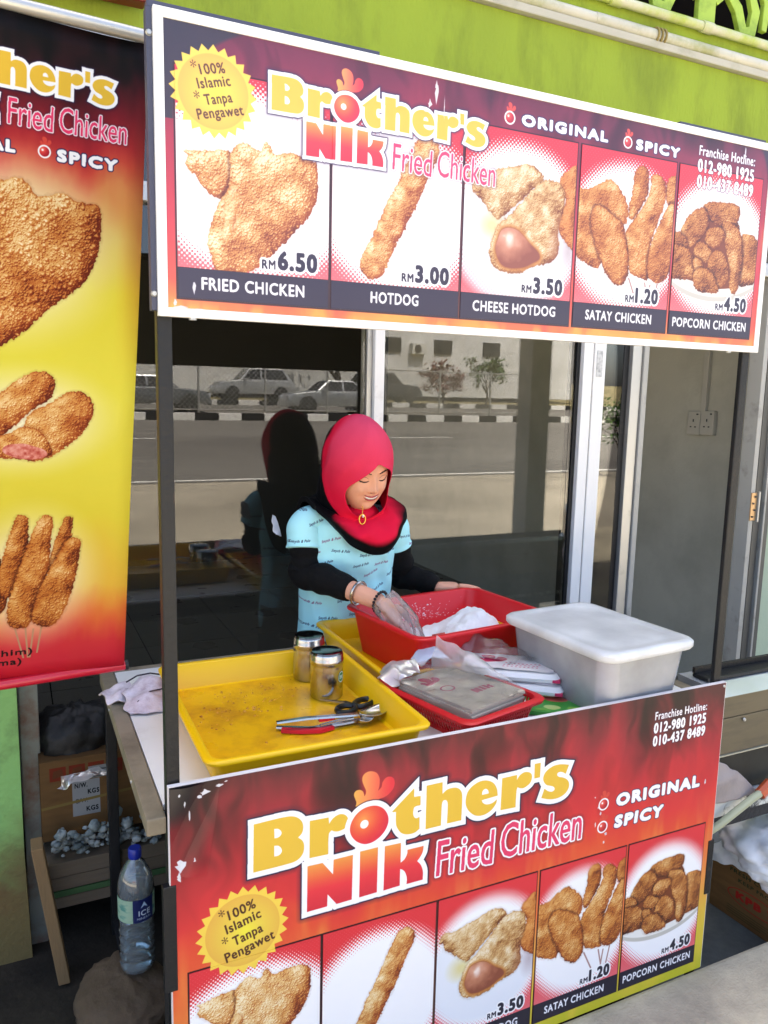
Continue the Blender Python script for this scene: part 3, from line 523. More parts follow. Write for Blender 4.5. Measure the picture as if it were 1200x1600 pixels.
def art_banner():
    cv=Canvas(600,1450,ppm=1.2); X,Y=np.meshgrid(cv.X,cv.Y); D=1450-Y; n=fbm(X/60,Y/170,4,3)
    t=D+(n-.5)*90
    cv.a[:]=ramp(t,[(0,'1c0a0c'),(60,'2a0c10'),(150,'701420'),(215,'a8242c'),(262,'cc4a38'),(310,'d98a50'),(400,'d9c060'),(520,'dcd238'),(760,'e2da4a'),(1050,'dccb38'),(1230,'e0b23a'),(1310,'dd6a32'),(1370,'d03034'),(1450,'cc1c34')])
    blk=np.clip((fbm(X/50,Y/120,3,9)-.45)*4,0,1)*np.clip((170-D)/120,0,1); cv.a*=(1-.85*blk[...,None])
    f=lambda a,b:(600-a,1450-b)
    def halo(cx,cy,rx,ry,al=.95):
        e=np.hypot((X-(600-cx))/rx,(Y-(1450-cy))/ry); cv.put(np.clip(1.5-e*1.25,0,1)**1.3,hexc('f8f2d6'),al)
    halo(270,450,215,190); halo(240,815,190,120,.9); halo(220,1190,150,170,.9)
    g=np.clip((X-548)/52,0,1); cv.put(np.clip(1-np.abs(D-380)/330,0,1)*g,hexc('d06a30'),.55)
    full=cv.mask()+1
    c=[f(*q) for q in ((288,312),(252,304),(233,313),(219,333),(191,331),(167,322),(143,332),(113,338),(92,338),(86,384),(90,435),(109,489),(143,528),(192,567),(240,617),(288,652),(350,690),(410,670),(470,580),(490,470),(470,380),(420,330),(350,306))]
    fry(cv,[c],5.6,41,tone=.05,bump=.85,flakes=1.8,grad=(-.25,.38))
    fry(cv,[[f(*q) for q in ((450,900),(350,800),(288,754),(261,729),(226,707),(199,703),(178,718),(176,740),(186,765),(221,788),(261,828),(300,860),(400,930))],[f(*q) for q in ((239,823),(221,793),(184,773),(152,752),(123,747),(98,762),(90,787),(102,824),(125,855),(154,880),(190,900),(230,880))]],3.2,43,tone=.06,bump=.6)
    fry(cv,[[f(*q) for q in ((380,900),(288,899),(252,901),(210,908),(180,893),(185,869),(206,838),(239,828),(270,842),(300,850),(380,860))]],3,47,tone=.05,bump=.6)
    m=cv.poly([smooth_contour([f(*q) for q in ((283,877),(247,866),(220,872),(189,890),(210,903),(261,897))])]); cv.put(m,ramp(np.clip(fbm(X/7,Y/7,3,5),0,1),[(.2,'b04438'),(.6,'d98474'),(1,'f0c0b0')]))
    for p,q in (((262,1290),(236,1400)),((232,1320),(226,1400)),((214,1325),(222,1400)),((196,1320),(206,1390))):
        a_=np.array(f(*p)); b_=np.array(f(*q)); cv.put(cv.poly([np.array([a_+(-2,0),a_+(2,0),b_+(2,0),b_+(-2,0)])]),hexc('b98c66'))
    fry(cv,[[f(*q) for q in stick((330,1060),(300,1280),34)],[f(*q) for q in stick((242,1046),(270,1240),28)],[f(*q) for q in stick((140,1054),(170,1200),20)],[f(*q) for q in stick((190,1056),(250,1322),34)],[f(*q) for q in stick((126,1112),(196,1322),36)]],3.4,51,pal=SAT,tone=.05,bump=.8)
    draw_logo(cv,84,1376,.56)
    wordart(cv,[('ORIGINAL',(142,1194),(342,1192),26,0),('SPICY',(421,1189),(546,1186),26,0)])
    draw_icon(cv,397,1205,13)
    m=text(cv,'(Hashim)',(240,61),(384,59),17,.06); m=text(cv,'(Azma)',(255,37),(360,35),17,.06,m); cv.put(m,hexc('140808'))
    return cv

# ---------------------------------------------------------------- ground, street and sky side
YG=1.25                                   # plane of the shop glass
def gz(y): return .0 if y>-4 else (-4-y)*.035
def sheet(name,m,x0,x1,ys,dz=0,nx=1):
    b=MB(); xs=[x0+(x1-x0)*i/nx for i in range(nx+1)]
    v=[(x,y,gz(y)+dz) for y in ys for x in xs]; n=nx+1
    b.add(v,[(j*n+i,j*n+i+1,(j+1)*n+i+1,(j+1)*n+i) for j in range(len(ys)-1) for i in range(nx)])
    return struct(b.build(name,m))
sheet('ground',M['grass'],-260,260,[60,1.0,-4,-420],-.16)
b=MB(); b.box(-14,-4,-.16,16,-.012,0); apron=struct(b.build('pavement',M['concrete'],bevel=.012))
sheet('forecourt',M['forecourt'],-60,60,[-4.0,-9.0],.0)
b=MB(); b.box(-30,-4,-.16,-14.002,16,0); b.box(-14,-.008,-.16,-3.3,16,0); struct(b.build('added_bounce_yard',M['forecourt']))  # added unseen yard; its pale sunlit surface bounces light into the shop
sheet('road',M['asphalt'],-200,200,[-9.0,-24.6],.004)
sheet('edge_line',M['white_line'],-120,120,[-9.15,-9.3],.009)
for i in range(-12,14):
    sheet('lane_dash',M['white_line'],i*9.0,i*9.0+3.2,[-17.2,-17.36],.009)

b=MB(); b.box(-200,-26.9,-.2,200,-24.95,gz(-25)+.2); struct(b.build('median',M['grass']))
sheet('far_road',M['asphalt'],-200,200,[-26.9,-36],.05)
b=MB(); b.box(-200,-60,-.2,200,-36.3,gz(-37)+.2); struct(b.build('far_verge',M['grass']))
def kerb(y,label_dark,x0,n,w,h):
    k=struct(bpy.data.objects.new('kerb',None)); COL.objects.link(k); k.location=(0,y,gz(y)); k.empty_display_size=.2
    m=MB().box(0,0,-.05,w-.012,.32,h); me=[]
    for c in ('kerb_white','kerb_black'):
        bb=MB().box(0,0,-.05,w-.012,.32,h); o=bb.build('kerb_block',M[c],k,bevel=.02); me.append(o)
    for i in range(n):
        o=me[i%2] if i<2 else me[i%2].copy()
        if i>1: COL.objects.link(o); o.parent=k
        o.location=(x0+i*w,0,0)
kerb(-24.95,0,-14,56,.86,.26); kerb(-36.3,0,-16,60,1.1,.3)
# chain link fence on the median
fe=thing('chain_link_fence','grey chain link fence with steel posts running along the road median','fence',(0,-26.0,gz(-26)+.2))
pm=MB().tube([(0,0,0),(0,0,1.95)],.045,8).build('post',M['alu'],fe,smooth=True)
for i in range(14):
    o=pm if i==0 else pm.copy()
    if i: COL.objects.link(o); o.parent=fe
    o.location=(-12+i*2.6,0,0)
for z in (.12,1.86): MB().tube([(-12,0,z),(22,0,z)],.025,6).build('rail',M['alu'],fe,smooth=True)
b=MB(); sp=.19
for i in range(int(36/.19)):
    x=-13.8+i*sp
    for sgn in (1,-1):
        p,q=(x,0,.12),(x+sgn*1.74,0,1.86); r=.011
        if min(q[0],p[0])<-12 or max(q[0],p[0])>22: continue
        b.add([(p[0]-r,0.004*sgn,p[2]),(p[0]+r,.004*sgn,p[2]),(q[0]+r,.004*sgn,q[2]),(q[0]-r,.004*sgn,q[2])],[(0,1,2,3)])
o=b.build('wire_mesh',M['alu'],fe); o['kind']='stuff'
# far building with air conditioners
M['far_white']=mat('far_white_wall','d5d6d6',.85,0,.3,.06,.4,.0,1,col2='b9bab8',c2s=.3,c2t=.6)
M['far_dark']=mat('far_dark','33363a',.5); M['far_roof']=mat('far_roof','8a4a3c',.8); M['ac']=mat('ac_casing','c9c9c4',.6)
fb=thing('warehouse','long white building with small windows across the road','building',(16,-58,gz(-58)))
MB().box(-16,-6,0,30,6,7.5).build('wall',M['far_white'],fb); MB().box(-16.6,-6.6,7.55,30.6,6.6,8.1).build('roof',M['far_dark'],fb)
for i in range(9): MB().box(-13+i*4.6,6.01,3.4,-11.4+i*4.6,6.12,4.5).build('window',M['far_dark'],fb)
for i,(x,z) in enumerate(((-8,2.1),(-4.6,2.4),(-1.2,1.5),(2.0,2.2),(5.2,1.9),(8.8,2.5),(12.4,1.7))):
    a=MB().box(x,6.01,z+1.6,x+1.3,6.5,z+2.4).build('air_conditioner',M['ac'],fb); MB().lathe([(.3,0),(.3,.04)],(0,0,0),16).build('fan_guard',M['far_dark'],a).matrix_local=Matrix.Translation((x+.5,6.52,z+2.0))@Matrix.Rotation(-math.pi/2,4,'X')
fb=thing('row_house','low pale house with red roof far left across the road','building',(-19,-58,gz(-58)))
MB().box(-9,-5,0,9,5,3.6).build('wall',M['far_white'],fb); MB().add([(-10,-6,3.6),(10,-6,3.6),(10,6,3.6),(-10,6,3.6),(-9,0,6),(9,0,6)],[(0,1,5,4),(2,3,4,5),(1,2,5),(3,0,4),(0,3,2,1)]).build('roof',M['far_roof'],fb)
for i in range(4): MB().box(-7+i*4,5.01,1.1,-5.4+i*4,5.1,2.4).build('window',M['far_dark'],fb)
# trees
M['leaf']=mat('leaf','3d5a24',.6,0,.4,.35,3); M['leaf2']=mat('bronze_leaf','6a3a34',.6,0,.4,.35,3); M['bark']=mat('bark','4d4034',.9,0,.2,.25,12,.5,30)
def tree(name,label,loc,h,r,n,seed,leaf,ls=.16,trunk=.12,group=None):
    t=thing(name,label,'tree',loc,0,group); R=random.Random(seed); b=MB(); tips=[]
    b.tube([(0,0,-.1),(.03*h,.02*h,h*.25),(-.02*h,0,h*.5)],[trunk,trunk*.75,trunk*.5],8)
    for i in range(9):
        a=R.uniform(0,6.28); z0=h*R.uniform(.22,.5); L=r*R.uniform(.6,1.0); e=Vector((math.cos(a)*L,math.sin(a)*L,z0+h*R.uniform(.15,.5))); b.tube([(0,0,z0),(e.x*.5,e.y*.5,(z0+e.z)/2+.05*h),e],[trunk*.4,trunk*.25,trunk*.08],5); tips.append(e)
    tips+= [Vector((R.gauss(0,.3)*r,R.gauss(0,.3)*r,h*R.uniform(.6,.98))) for _ in range(8)]
    b.build('trunk',M['bark'],t,smooth=True); b=MB()
    for i in range(n):
        c=R.choice(tips)+Vector((R.gauss(0,.22)*r,R.gauss(0,.22)*r,R.gauss(0,.16)*r)); d=Vector((R.gauss(0,1),R.gauss(0,1),R.gauss(0,1))).normalized(); u=d.orthogonal().normalized(); v=d.cross(u); s=ls*R.uniform(.6,1.3)
        b.add([c-u*s,c+v*s*.45,c+u*s,c-v*s*.45],[(0,1,2,3)])
    b.build('crown',leaf,t); return t
# ---------------------------------------------------------------- parked cars across the road
def car(name,label,loc,rz,paint,group=None,suv=False):
    t=thing(name,label,'car',loc,rz,group); L=4.4; H=1.46 if not suv else 1.75; hw=.86
    hood=.92 if not suv else 1.02
    prof=[(-2.2,.35),(-2.18,.62),(-2.0,hood-.06),(-1.45,hood+.02),(-.95,hood+.06),(.0,hood+.06),(1.5,hood+.08),(1.95,hood+.06),(2.18,hood-.12),(2.2,.36)]
    rings=[]
    for y,sx in ((-hw,.94),(-hw*.96,1),(hw*.96,1),(hw,.94)):
        rings.append([(x*sx,y,z*(1 if abs(y)<hw*.97 else .97)) for x,z in prof])
    MB().loft(rings).build('body',paint,t,smooth=True,bevel=.03)
    r0=(-.95,-.35,.75 if not suv else 1.5,1.5 if not suv else 2.05); zb=hood+.05
    g=[[(r0[0],-.76,zb),(r0[0],.76,zb),(r0[3],.76,zb),(r0[3],-.76,zb)],[(r0[1],-.6,H),(r0[1],.6,H),(r0[2],.6,H),(r0[2],-.6,H)]]
    MB().loft(g).build('cabin',paint,t,bevel=.05)
    for s in (-1,1):
        def P(x,k): return (x,s*(.765-.16*k+.012),zb+(H-zb)*k)
        xa=lambda k:r0[0]+(r0[1]-r0[0])*k; xb=lambda k:r0[3]+(r0[2]-r0[3])*k; mid=.28
        for a,c in (((.16,0),(mid-.05,0)),((mid+.05,0),(None,-.2))):
            lo=[P(xa(.12)+a[0] if a[0]==.16 else a[0],.12),P(c[0] if c[0] is not None else xb(.12)-.2,.12),P(c[0] if c[0] is not None else xb(.86)-.12,.86),P(xa(.86)+.1 if a[0]==.16 else a[0],.86)]
            b=MB(); b.add(lo+[(p[0],p[1]-s*.02,p[2]) for p in lo],[(0,1,2,3),(4,7,6,5)]+[(i,(i+1)%4,(i+1)%4+4,i+4) for i in range(4)]); b.build('window',M['car_glass'],t)
    for (x0,x1,nm) in ((r0[0],r0[1],'windscreen'),(r0[3],r0[2],'rear_window')):
        sg=-1 if nm=='windscreen' else 1; f=lambda k,y:(x0+(x1-x0)*k+sg*.014,y*(1-.2*k),zb+(H-zb)*k+.012); q=[f(.1,-.66),f(.1,.66),f(.88,.66),f(.88,-.66)]
        MB().add(q+[(p[0]-sg*.02,p[1],p[2]) for p in q],[(0,1,2,3),(4,7,6,5)]+[(i,(i+1)%4,(i+1)%4+4,i+4) for i in range(4)]).build(nm,M['car_glass'],t)
    for x in (-1.35,1.35):
        for s in (-1,1):
            w=MB().lathe([(.20,-.1),(.30,-.1),(.325,-.06),(.325,.06),(.30,.1),(.20,.1)],n=22).build('wheel',M['tyre'],t,smooth=True); w.location=(x,s*.8,.325); w.rotation_euler=(math.pi/2,0,0)
            q=MB().lathe([(.205,-.085),(.205,.085)],n=22); 
            for k in range(5):
                a=k*1.2566; q.box(-.03,-.03,-.1,.03,.03,.1)
            q.build('rim',M['alu'],w,smooth=True)
            MB().lathe([(.40,-.02),(.40,.02)],n=22).build('wheel_arch',M['tyre'],t).matrix_local=Matrix.Translation((x,s*.845,.36))@Matrix.Rotation(math.pi/2,4,'X')
    for s in (-1,1):
        MB().box(-2.21,s*.62-.16,.62,-2.06,s*.62+.16,.78).build('headlight',M['lamp_glass'],t,bevel=.02); MB().box(2.1,s*.62-.16,.66,2.21,s*.62+.16,.84).build('tail_light',M['tail_red'],t,bevel=.02); MB().box(-.72,s*.83-.05,zb,-.56,s*.83+.14*s+.05,zb+.13).build('mirror',paint,t,bevel=.02)
    MB().box(-2.25,-.8,.3,-2.1,.8,.52).build('bumper',paint,t,bevel=.03); MB().box(2.1,-.8,.32,2.25,.8,.56).build('bumper',paint,t,bevel=.03)
    return t
M['tyre']=mat('tyre','17171a',.8); M['car_glass']=mat('car_glass','14171a',.08,0,.6,.0); M['lamp_glass']=mat('lamp_glass','cfd4d8',.15,.2); M['tail_red']=mat('tail_red','8c1414',.2)
M['silver']=mat('silver_paint','a4a8aa',.3,.55,.5,.03,3,coat=.6); M['grey_paint']=mat('grey_paint','6a6e72',.3,.5,.5,.03,3,coat=.6); M['white_paint']=mat('white_paint','9ea1a2',.3,.3,.5,.03,3,coat=.6)
def mirror_point(px,py,z):
    """point of the street that shows in the shop glass at this spot of the photograph"""
    d=_ray(px,py); d=np.array([d[0],-d[1],d[2]]); c=np.array([CAM[0],2*YG-CAM[1],CAM[2]]); return Vector(c+d*(z-c[2])/d[2])
def mirror_y(px,py,Y):
    d=_ray(px,py); d=np.array([d[0],-d[1],d[2]]); c=np.array([CAM[0],2*YG-CAM[1],CAM[2]]); return Vector(c+d*(Y-c[1])/d[1])
p=mirror_y(518,628,-28.6); car('parked_sedan','silver sedan parked behind the fence, mirrored whole beside the window mullion',(p.x,-28.6,gz(-28.6)+.06),math.radians(2),M['silver'],'cars parked across the road')
p=mirror_y(238,628,-28.9); car('parked_sedan','grey sedan parked behind the fence, mirrored left of the black post',(p.x,-28.9,gz(-28.9)+.06),math.radians(182),M['grey_paint'],'cars parked across the road')
p=mirror_y(395,600,-38.5); car('parked_suv','pale silver tall car farther back, mirrored between the two sedans',(p.x,-38.5,gz(-38.5)+.2),0,M['white_paint'],'cars parked across the road',True)
p=mirror_y(600,600,-39.5); car('parked_suv','dark tall car half hidden behind the silver sedan',(p.x,-39.5,gz(-39.5)+.2),math.radians(180),M['far_dark'],'cars parked across the road',True)
p=mirror_y(525,560,-46); tree('roadside_tree','large dense green tree beyond the silver sedan',(p.x,-46,gz(-46)),6.2,3.2,2600,3,M['leaf'],.24,.2)
p=mirror_y(760,600,-42); tree('roadside_tree','smaller green tree in front of the white building',(p.x,-42,gz(-42)),3.2,1.2,700,5,M['leaf'],.14,.09)
p=mirror_y(692,600,-41); tree('roadside_tree','round bush with reddish bronze leaves near the fence',(p.x,-41,gz(-41)),2.6,1.3,900,7,M['leaf2'],.14,.09)
p=mirror_y(962,790,-8.2); tree('young_tree','thin young tree with sparse leaves at the forecourt edge',(p.x,-8.2,gz(-8.2)),1.75,.55,520,9,M['leaf'],.045,.025)

def onX(px,py,X): d=_ray(px,py); return Vector(CAM+d*(X-CAM[0])/d[0])
# ---------------------------------------------------------------- the shop
shop=thing('shop_building','lime green shop front with white ledge, glass front and grey rooms behind the stall','building',(0,0,0))
G=YG
b=MB(); b.box(-3.2,G-.03,2.70,12,G+.17,3.05); b.build('lintel_wall',M['green_wall'],shop)
MB().box(-3.2,G-.02,2.665,12,G+.15,2.70).build('lintel_edge',M['alu'],shop)
MB().box(-3.2,G-.055,3.052,12,G+.17,3.082).build('ledge',mat('weathered_ledge','b9b5a4',.8,0,.3,.15,3,.1,40,col2='8f8c74',c2s=3,c2t=.58),shop,bevel=.005)
MB().box(-3.2,G-.012,3.084,12,G+.17,3.232).build('upper_band',M['green_wall'],shop)
b=MB(); b.box(-3.2,G,3.234,.75,G+.17,7.0); b.box(.752,G,4.6,12,G+.17,7.0); b.box(5.2,G,3.234,12,G+.17,4.598); b.build('upper_wall',M['green_wall'],shop)
b=MB(); b.box(-3.2,G+.18,7.0,12,9,7.2); b.box(12,G+.18,-.1,12.2,9,7.0); b.box(-3.2,8.8,-.1,12,9,7.0); b.build('outer_wall',M['plaster_grey'],shop)  # left end kept open to let light from the added yard in
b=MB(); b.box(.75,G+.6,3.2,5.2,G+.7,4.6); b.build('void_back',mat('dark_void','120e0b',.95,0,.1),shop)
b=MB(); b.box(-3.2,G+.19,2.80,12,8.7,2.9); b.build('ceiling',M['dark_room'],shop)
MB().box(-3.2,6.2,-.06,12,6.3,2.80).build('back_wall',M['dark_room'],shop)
MB().box(3.42,G+.02,-.06,3.52,6.2,2.80).build('side_wall',M['plaster_grey'],shop)
MB().box(-3.2,G+.02,-.06,-2.2,G+.14,2.665).build('side_pier',M['green_wall'],shop)
MB().box(3.21,G-.0,-.16,12,G+.14,2.665).build('side_pier',mat('pale_green_wall','aebba0',.9,0,.25,.08,3,.2,50),shop)
# tiled floor inside: the nearer tiles one by one
fl=struct(bpy.data.objects.new('shop_floor',None)); COL.objects.link(fl); fl.empty_display_size=.1
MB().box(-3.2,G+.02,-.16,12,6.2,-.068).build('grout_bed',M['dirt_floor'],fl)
tb=MB().box(0,0,-.067,.592,.592,-.058).build('floor_tile',M['floor_tile'],fl); first=True
for i in range(-2,7):
    for j in range(0,6):
        o=tb if first else tb.copy()
        if not first: COL.objects.link(o); o.parent=fl
        first=False; o.location=(i*.6-.1,G+.05+j*.6,0)
b=MB(); b.box(-3.2,G+3.67,-.067,12,6.2,-.06); b.build('floor_rest',M['floor_tile'],fl)
# glass front
M['dull_alu']=mat('dull_aluminium','a8a69e',.5,.2,.5,.1,5,.05,30,col2='6d6a62',c2s=6,c2t=.66); M['dark_alu']=mat('dark_aluminium','5e5d58',.5,.3,.5,.15,5)
gf=thing('glass_shopfront','aluminium framed glass shop front with transom behind the woman','shopfront',(0,G,0))
def fr(name,x0,x1,z0,z1,m='white_alu',y0=-.03,y1=.05): return MB().box(x0,y0,z0,x1,y1,z1).build(name,M[m],gf,bevel=.003)
fr('transom_bar',-2.2,3.03,2.215,2.275,'alu'); fr('head_rail',-2.2,3.2,2.61,2.662,'alu'); fr('sill_rail',-2.2,2.32,-.10,-.02,'alu')
fr('mullion',.985,1.025,-.02,2.21); fr('mullion_rebate',.962,.983,-.02,2.21,'alu',-.01)
fr('door_stile',1.955,2.005,-.02,2.21); fr('door_stile',2.009,2.07,-.02,2.21,'white_alu',-.034); fr('gasket',1.935,1.953,-.02,2.21,'black_steel',-.01)
fr('jamb',2.232,2.285,-.02,2.21,'alu',-.02); fr('jamb',2.288,2.316,-.02,2.21,'dull_alu'); fr('gasket',2.20,2.230,-.02,2.21,'black_steel',-.0)
fr('side_jamb',3.036,3.066,-.1,2.61,'dull_alu'); fr('side_jamb',3.069,3.105,-.1,2.61,'black_steel',.02); fr('side_jamb',3.107,3.15,-.1,2.61,'dark_alu',.0); fr('side_jamb',3.152,3.165,-.1,2.61,'dull_alu',-.02); fr('side_jamb',3.167,3.205,-.1,2.61,'dark_alu',-.01)
for x0,x1 in ((-2.2,.96),(1.027,1.933),(2.072,2.198)):
    for z0,z1 in ((-.02,2.213),(2.277,2.608)):
        o=MB().box(x0,-.004,z0,x1,.004,z1).build('pane',M['glass'],gf); o.rotation_euler=(math.radians(-.18),0,0)
MB().box(2.318,-.004,2.277,3.028,.004,2.608).build('pane',M['glass'],gf)
hg=onY(1170,790,G); o=MB().box(3.035,-.038,hg.z-.07,3.072,-.031,hg.z+.07).build('hinge',mat('hinge_steel','b89a76',.35,.8),gf,bevel=.002)
for k in range(4): MB().lathe([(.005,0),(.005,.004)],n=8).build('screw',M['far_dark'],o).matrix_local=Matrix.Translation((3.053+(.006 if k%2 else -.006),-.039,hg.z-.05+k*.033))@Matrix.Rotation(math.pi/2,4,'X')
MB().tube([(3.078,-.045,hg.z-.075),(3.078,-.045,hg.z+.075)],.006,8).build('hinge_pin',M['hinge_pin'] if 'hinge_pin' in M else M['alu'],gf)
MB().box(2.02,-.037,1.72,2.05,-.035,1.83).build('sticker',mat('worn_sticker','cfcfca',.7,col2='9a9a98',c2s=60),gf)
# power sockets and conduit on the inner side wall
M['plastic_white']=mat('white_plastic','b9b5a8',.45)
hs=abs(onX(1089,661,3.42).y-onX(1110,661,3.42).y)*.485
for k,px in enumerate((1089,1110)):
    p=onX(px,661,3.42); s=thing('power_socket',('left socket of the white pair on the grey wall' if k==0 else 'right socket of the white pair, below the conduit on the grey wall'),'socket',(3.42,p.y,p.z),0,'wall sockets')
    MB().box(-.030,-hs,-.07,0,hs,.07).build('box',M['plastic_white'],s,bevel=.006)
    for (y,z,w,h) in ((0,.015,.006,.016),(hs*.35,-.022,.010,.007),(-hs*.35,-.022,.010,.007)): MB().box(-.033,y-w/2,z-h/2,-.0302,y+w/2,z+h/2).build('pin_hole',M['far_dark'],s)
    MB().box(-.034,-hs*.7,.048,-.0302,-hs*.45,.056).build('switch',M['far_dark'],s)
p=onX(1106,600,3.42); c=MB().box(3.395,p.y-.018,onX(1102,646,3.42).z,3.419,p.y+.018,2.8).build('conduit',M['plastic_white'],bevel=.003); tag(c,'white conduit running up the grey side wall from the sockets','conduit')
# pipes above the ledge
pm=mat('old_pvc_pipe','c3c0ae',.5,var=.2,col2='8b8f4a',c2s=4,c2t=.55); pg=mat('painted_green_pipe','a9b84a',.55,var=.25,col2='c9c6ae',c2s=5,c2t=.5)
t=thing('drain_pipe','pale grey pipe lying along the top of the white ledge','pipe'); MB().tube([(-3.2,G-.036,3.106),(1.9,G-.036,3.106)],.0225,12).build('pipe_run',pm,t,smooth=True); MB().tube([(1.9,G-.036,3.106),(12,G-.036,3.106)],.0245,12).build('pipe_run',pm,t,smooth=True)
x=onY(1040,62,G-.08).x
for dx in (-.02,.0,.02): MB().tube([(x+dx,G-.036+.029*math.cos(a),3.106+.029*math.sin(a)) for a in [k*.4 for k in range(16)]],.005,5).build('wire_tie',mat('rusty_wire','8f7f4c',.8),t)
t=thing('drain_pipe','upper pipe overpainted green above the pale pipe','pipe'); MB().tube([(-3.2,G-.034,3.196),(12,G-.034,3.196)],.0185,12).build('pipe_run',pg,t,smooth=True)
for px in (965,1108): x=onY(px,20 if px<1000 else 50,G-.05).x; MB().tube([(x-.03,G-.034,3.196),(x+.03,G-.034,3.196)],.023,12).build('coupling',pg,t,smooth=True)
# ornamental grille
gr=thing('ornamental_grille','green scrollwork grille over the dark opening above the pipes','grille',(0,G+.06,0)); gm=mat('grille_paint','9fb944',.6,var=.2,col2='6f8a2c',c2s=9,c2t=.6)
def flat_path(pts,wd,name):
    b=MB(); P=[Vector((x,0,z)) for x,z in pts]; r=[]
    for i,p in enumerate(P):
        d=(P[min(i+1,len(P)-1)]-P[max(i-1,0)]).normalized(); n=Vector((-d.z,0,d.x)); k=wd*(1 if 0<i<len(P)-1 else .7)
        r.append([p-n*k+Vector((0,-.012,0)),p+n*k+Vector((0,-.012,0)),p+n*k+Vector((0,.012,0)),p-n*k+Vector((0,.012,0))])
    return b.loft(r).build(name,gm,gr,bevel=.003)
def scroll(cx,cz,s,flip):
    pts=[]
    for k in range(26):
        t=k/25; a=math.radians(-80+400*t); rr=.17*s*(1-.72*t); pts.append((cx+flip*(rr*math.cos(a)),cz+rr*math.sin(a)))
    return pts
fr0=3.36
gx0=onY(1101,20,G+.06).x
for cx in (gx0-.80,gx0,gx0+.80,gx0+1.6):
    MB().box(cx-.05,-.014,3.236,cx+.05,.014,4.6).build('bar',gm,gr,bevel=.004)
    for fl_ in (-1,1):
        flat_path([(cx+fl_*.05,3.36),(cx+fl_*.12,3.42),(cx+fl_*.19,3.36),(cx+fl_*.23,3.275),(cx+fl_*.285,3.285),(cx+fl_*.30,3.37),(cx+fl_*.26,3.45)],.026,'scroll')
        flat_path(scroll(cx+fl_*.24,3.74,1,fl_),.024,'scroll')
        flat_path([(cx+fl_*.05,3.50),(cx+fl_*.16,3.60),(cx+fl_*.30,3.54),(cx+fl_*.37,3.42),(cx+fl_*.36,3.30)],.022,'scroll')
MB().box(.75,-.016,3.234,5.2,.016,3.246).build('bottom_rail',gm,gr)
# red sign box at the upper left
rs=thing('red_signboard','dark red wooden signboard with gold border above the banner','signboard',(0,G-.1,0)); a=onY(222,40,G-.1); 
MB().box(-1.6,-.03,a.z+.055,a.x+.01,.03,a.z+.62).build('board',mat('red_board','6e150c',.4,var=.25,vs=3),rs,bevel=.008)
gb=mat('gold_border','6b5a1e',.4,.3)
for (x0,x1,z0,z1) in ((-1.45,a.x-.06,a.z+.11,a.z+.135),(a.x-.085,a.x-.06,a.z+.137,a.z+.55),(-1.45,a.x-.06,a.z+.552,a.z+.575)): MB().box(x0,-.034,z0,x1,-.0305,z1).build('border',gb,rs)
# green pillar and rusted frame at the lower left
pl=thing('green_pillar','light green plastered pillar with grimy base below the banner','pillar',(0,0,0))
pg2=mat('mint_plaster','86b56a',.9,0,.25,.12,4,.35,60,col2='4d4432',c2s=5,c2t=.60,c2w=.15)
# grime climbing from the ground
t_=pg2.node_tree; 
b=MB(); N=14
rings=[[(-1.1,.94,z),( -.262+.025*max(0,(.25-z)),.94,z),(-.262+.025*max(0,(.25-z)),1.21,z),(-1.1,1.21,z)] for z in [-.16+i*(1.25+.16)/N for i in range(N+1)]]
b.loft(rings).build('shaft',pg2,pl)
def grime(m,z0,z1,col):
    T=m.node_tree; N=T.nodes; L=T.links; P=N['Principled BSDF']; src=P.inputs['Base Color'].links[0].from_socket
    g=N.new('ShaderNodeNewGeometry'); sx=N.new('ShaderNodeSeparateXYZ'); L.new(g.outputs['Position'],sx.inputs[0]); n=N.new('ShaderNodeTexNoise'); n.inputs['Scale'].default_value=9; n.inputs['Detail'].default_value=6; L.new(g.outputs['Position'],n.inputs['Vector'])
    ad=N.new('ShaderNodeMath'); ad.operation='MULTIPLY_ADD'; ad.inputs[1].default_value=.35; L.new(n.outputs['Fac'],ad.inputs[0]); L.new(sx.outputs['Z'],ad.inputs[2])
    mr=N.new('ShaderNodeMapRange'); mr.inputs[1].default_value=z0+.17; mr.inputs[2].default_value=z1+.17; mr.inputs[3].default_value=.9; mr.inputs[4].default_value=0; L.new(ad.outputs[0],mr.inputs[0])
    mx=N.new('ShaderNodeMix'); mx.data_type='RGBA'; L.new(mr.outputs[0],mx.inputs['Factor']); L.new(src,mx.inputs['A']); mx.inputs['B'].default_value=hx(col)+(1,); L.new(mx.outputs['Result'],P.inputs['Base Color'])
grime(pg2,.12,.42,'6e5236')
df=MB().box(-.258,1.0,-.16,-.205,1.22,1.3).build('steel_door_frame',mat('rusted_frame','7d8178',.6,.2,var=.2,col2='6a3a1c',c2s=7,c2t=.58),bevel=.004); tag(df,'grey steel upright with rust stains beside the green pillar','door frame')
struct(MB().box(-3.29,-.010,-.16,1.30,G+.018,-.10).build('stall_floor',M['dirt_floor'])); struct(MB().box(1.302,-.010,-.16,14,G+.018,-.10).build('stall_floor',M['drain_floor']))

q=mirror_point(816,1005,0); vp=thing('verandah_pillar','square grey cement pillar mirrored in the glass right of the woman','pillar',(q.x,q.y,0)); MB().box(-.075,-.075,-.02,.075,.075,3.0).build('shaft',mat('cement_pillar','a19f97',.9,0,.25,.1,3,.2,40),vp,bevel=.01); MB().box(-.10,-.10,-.02,.10,.10,.12).build('foot',M['concrete'],vp,bevel=.01)

a=mirror_point(712,889,.004); b_=mirror_point(790,909,.004); dv=(b_-a).normalized(); nv=Vector((-dv.y,dv.x,0))*.05
struct(MB().add([tuple(a-nv-dv*2.2),tuple(b_-nv),tuple(b_+nv),tuple(a+nv-dv*2.2)],[(0,1,2,3)]).build('bay_line',M['white_line']))

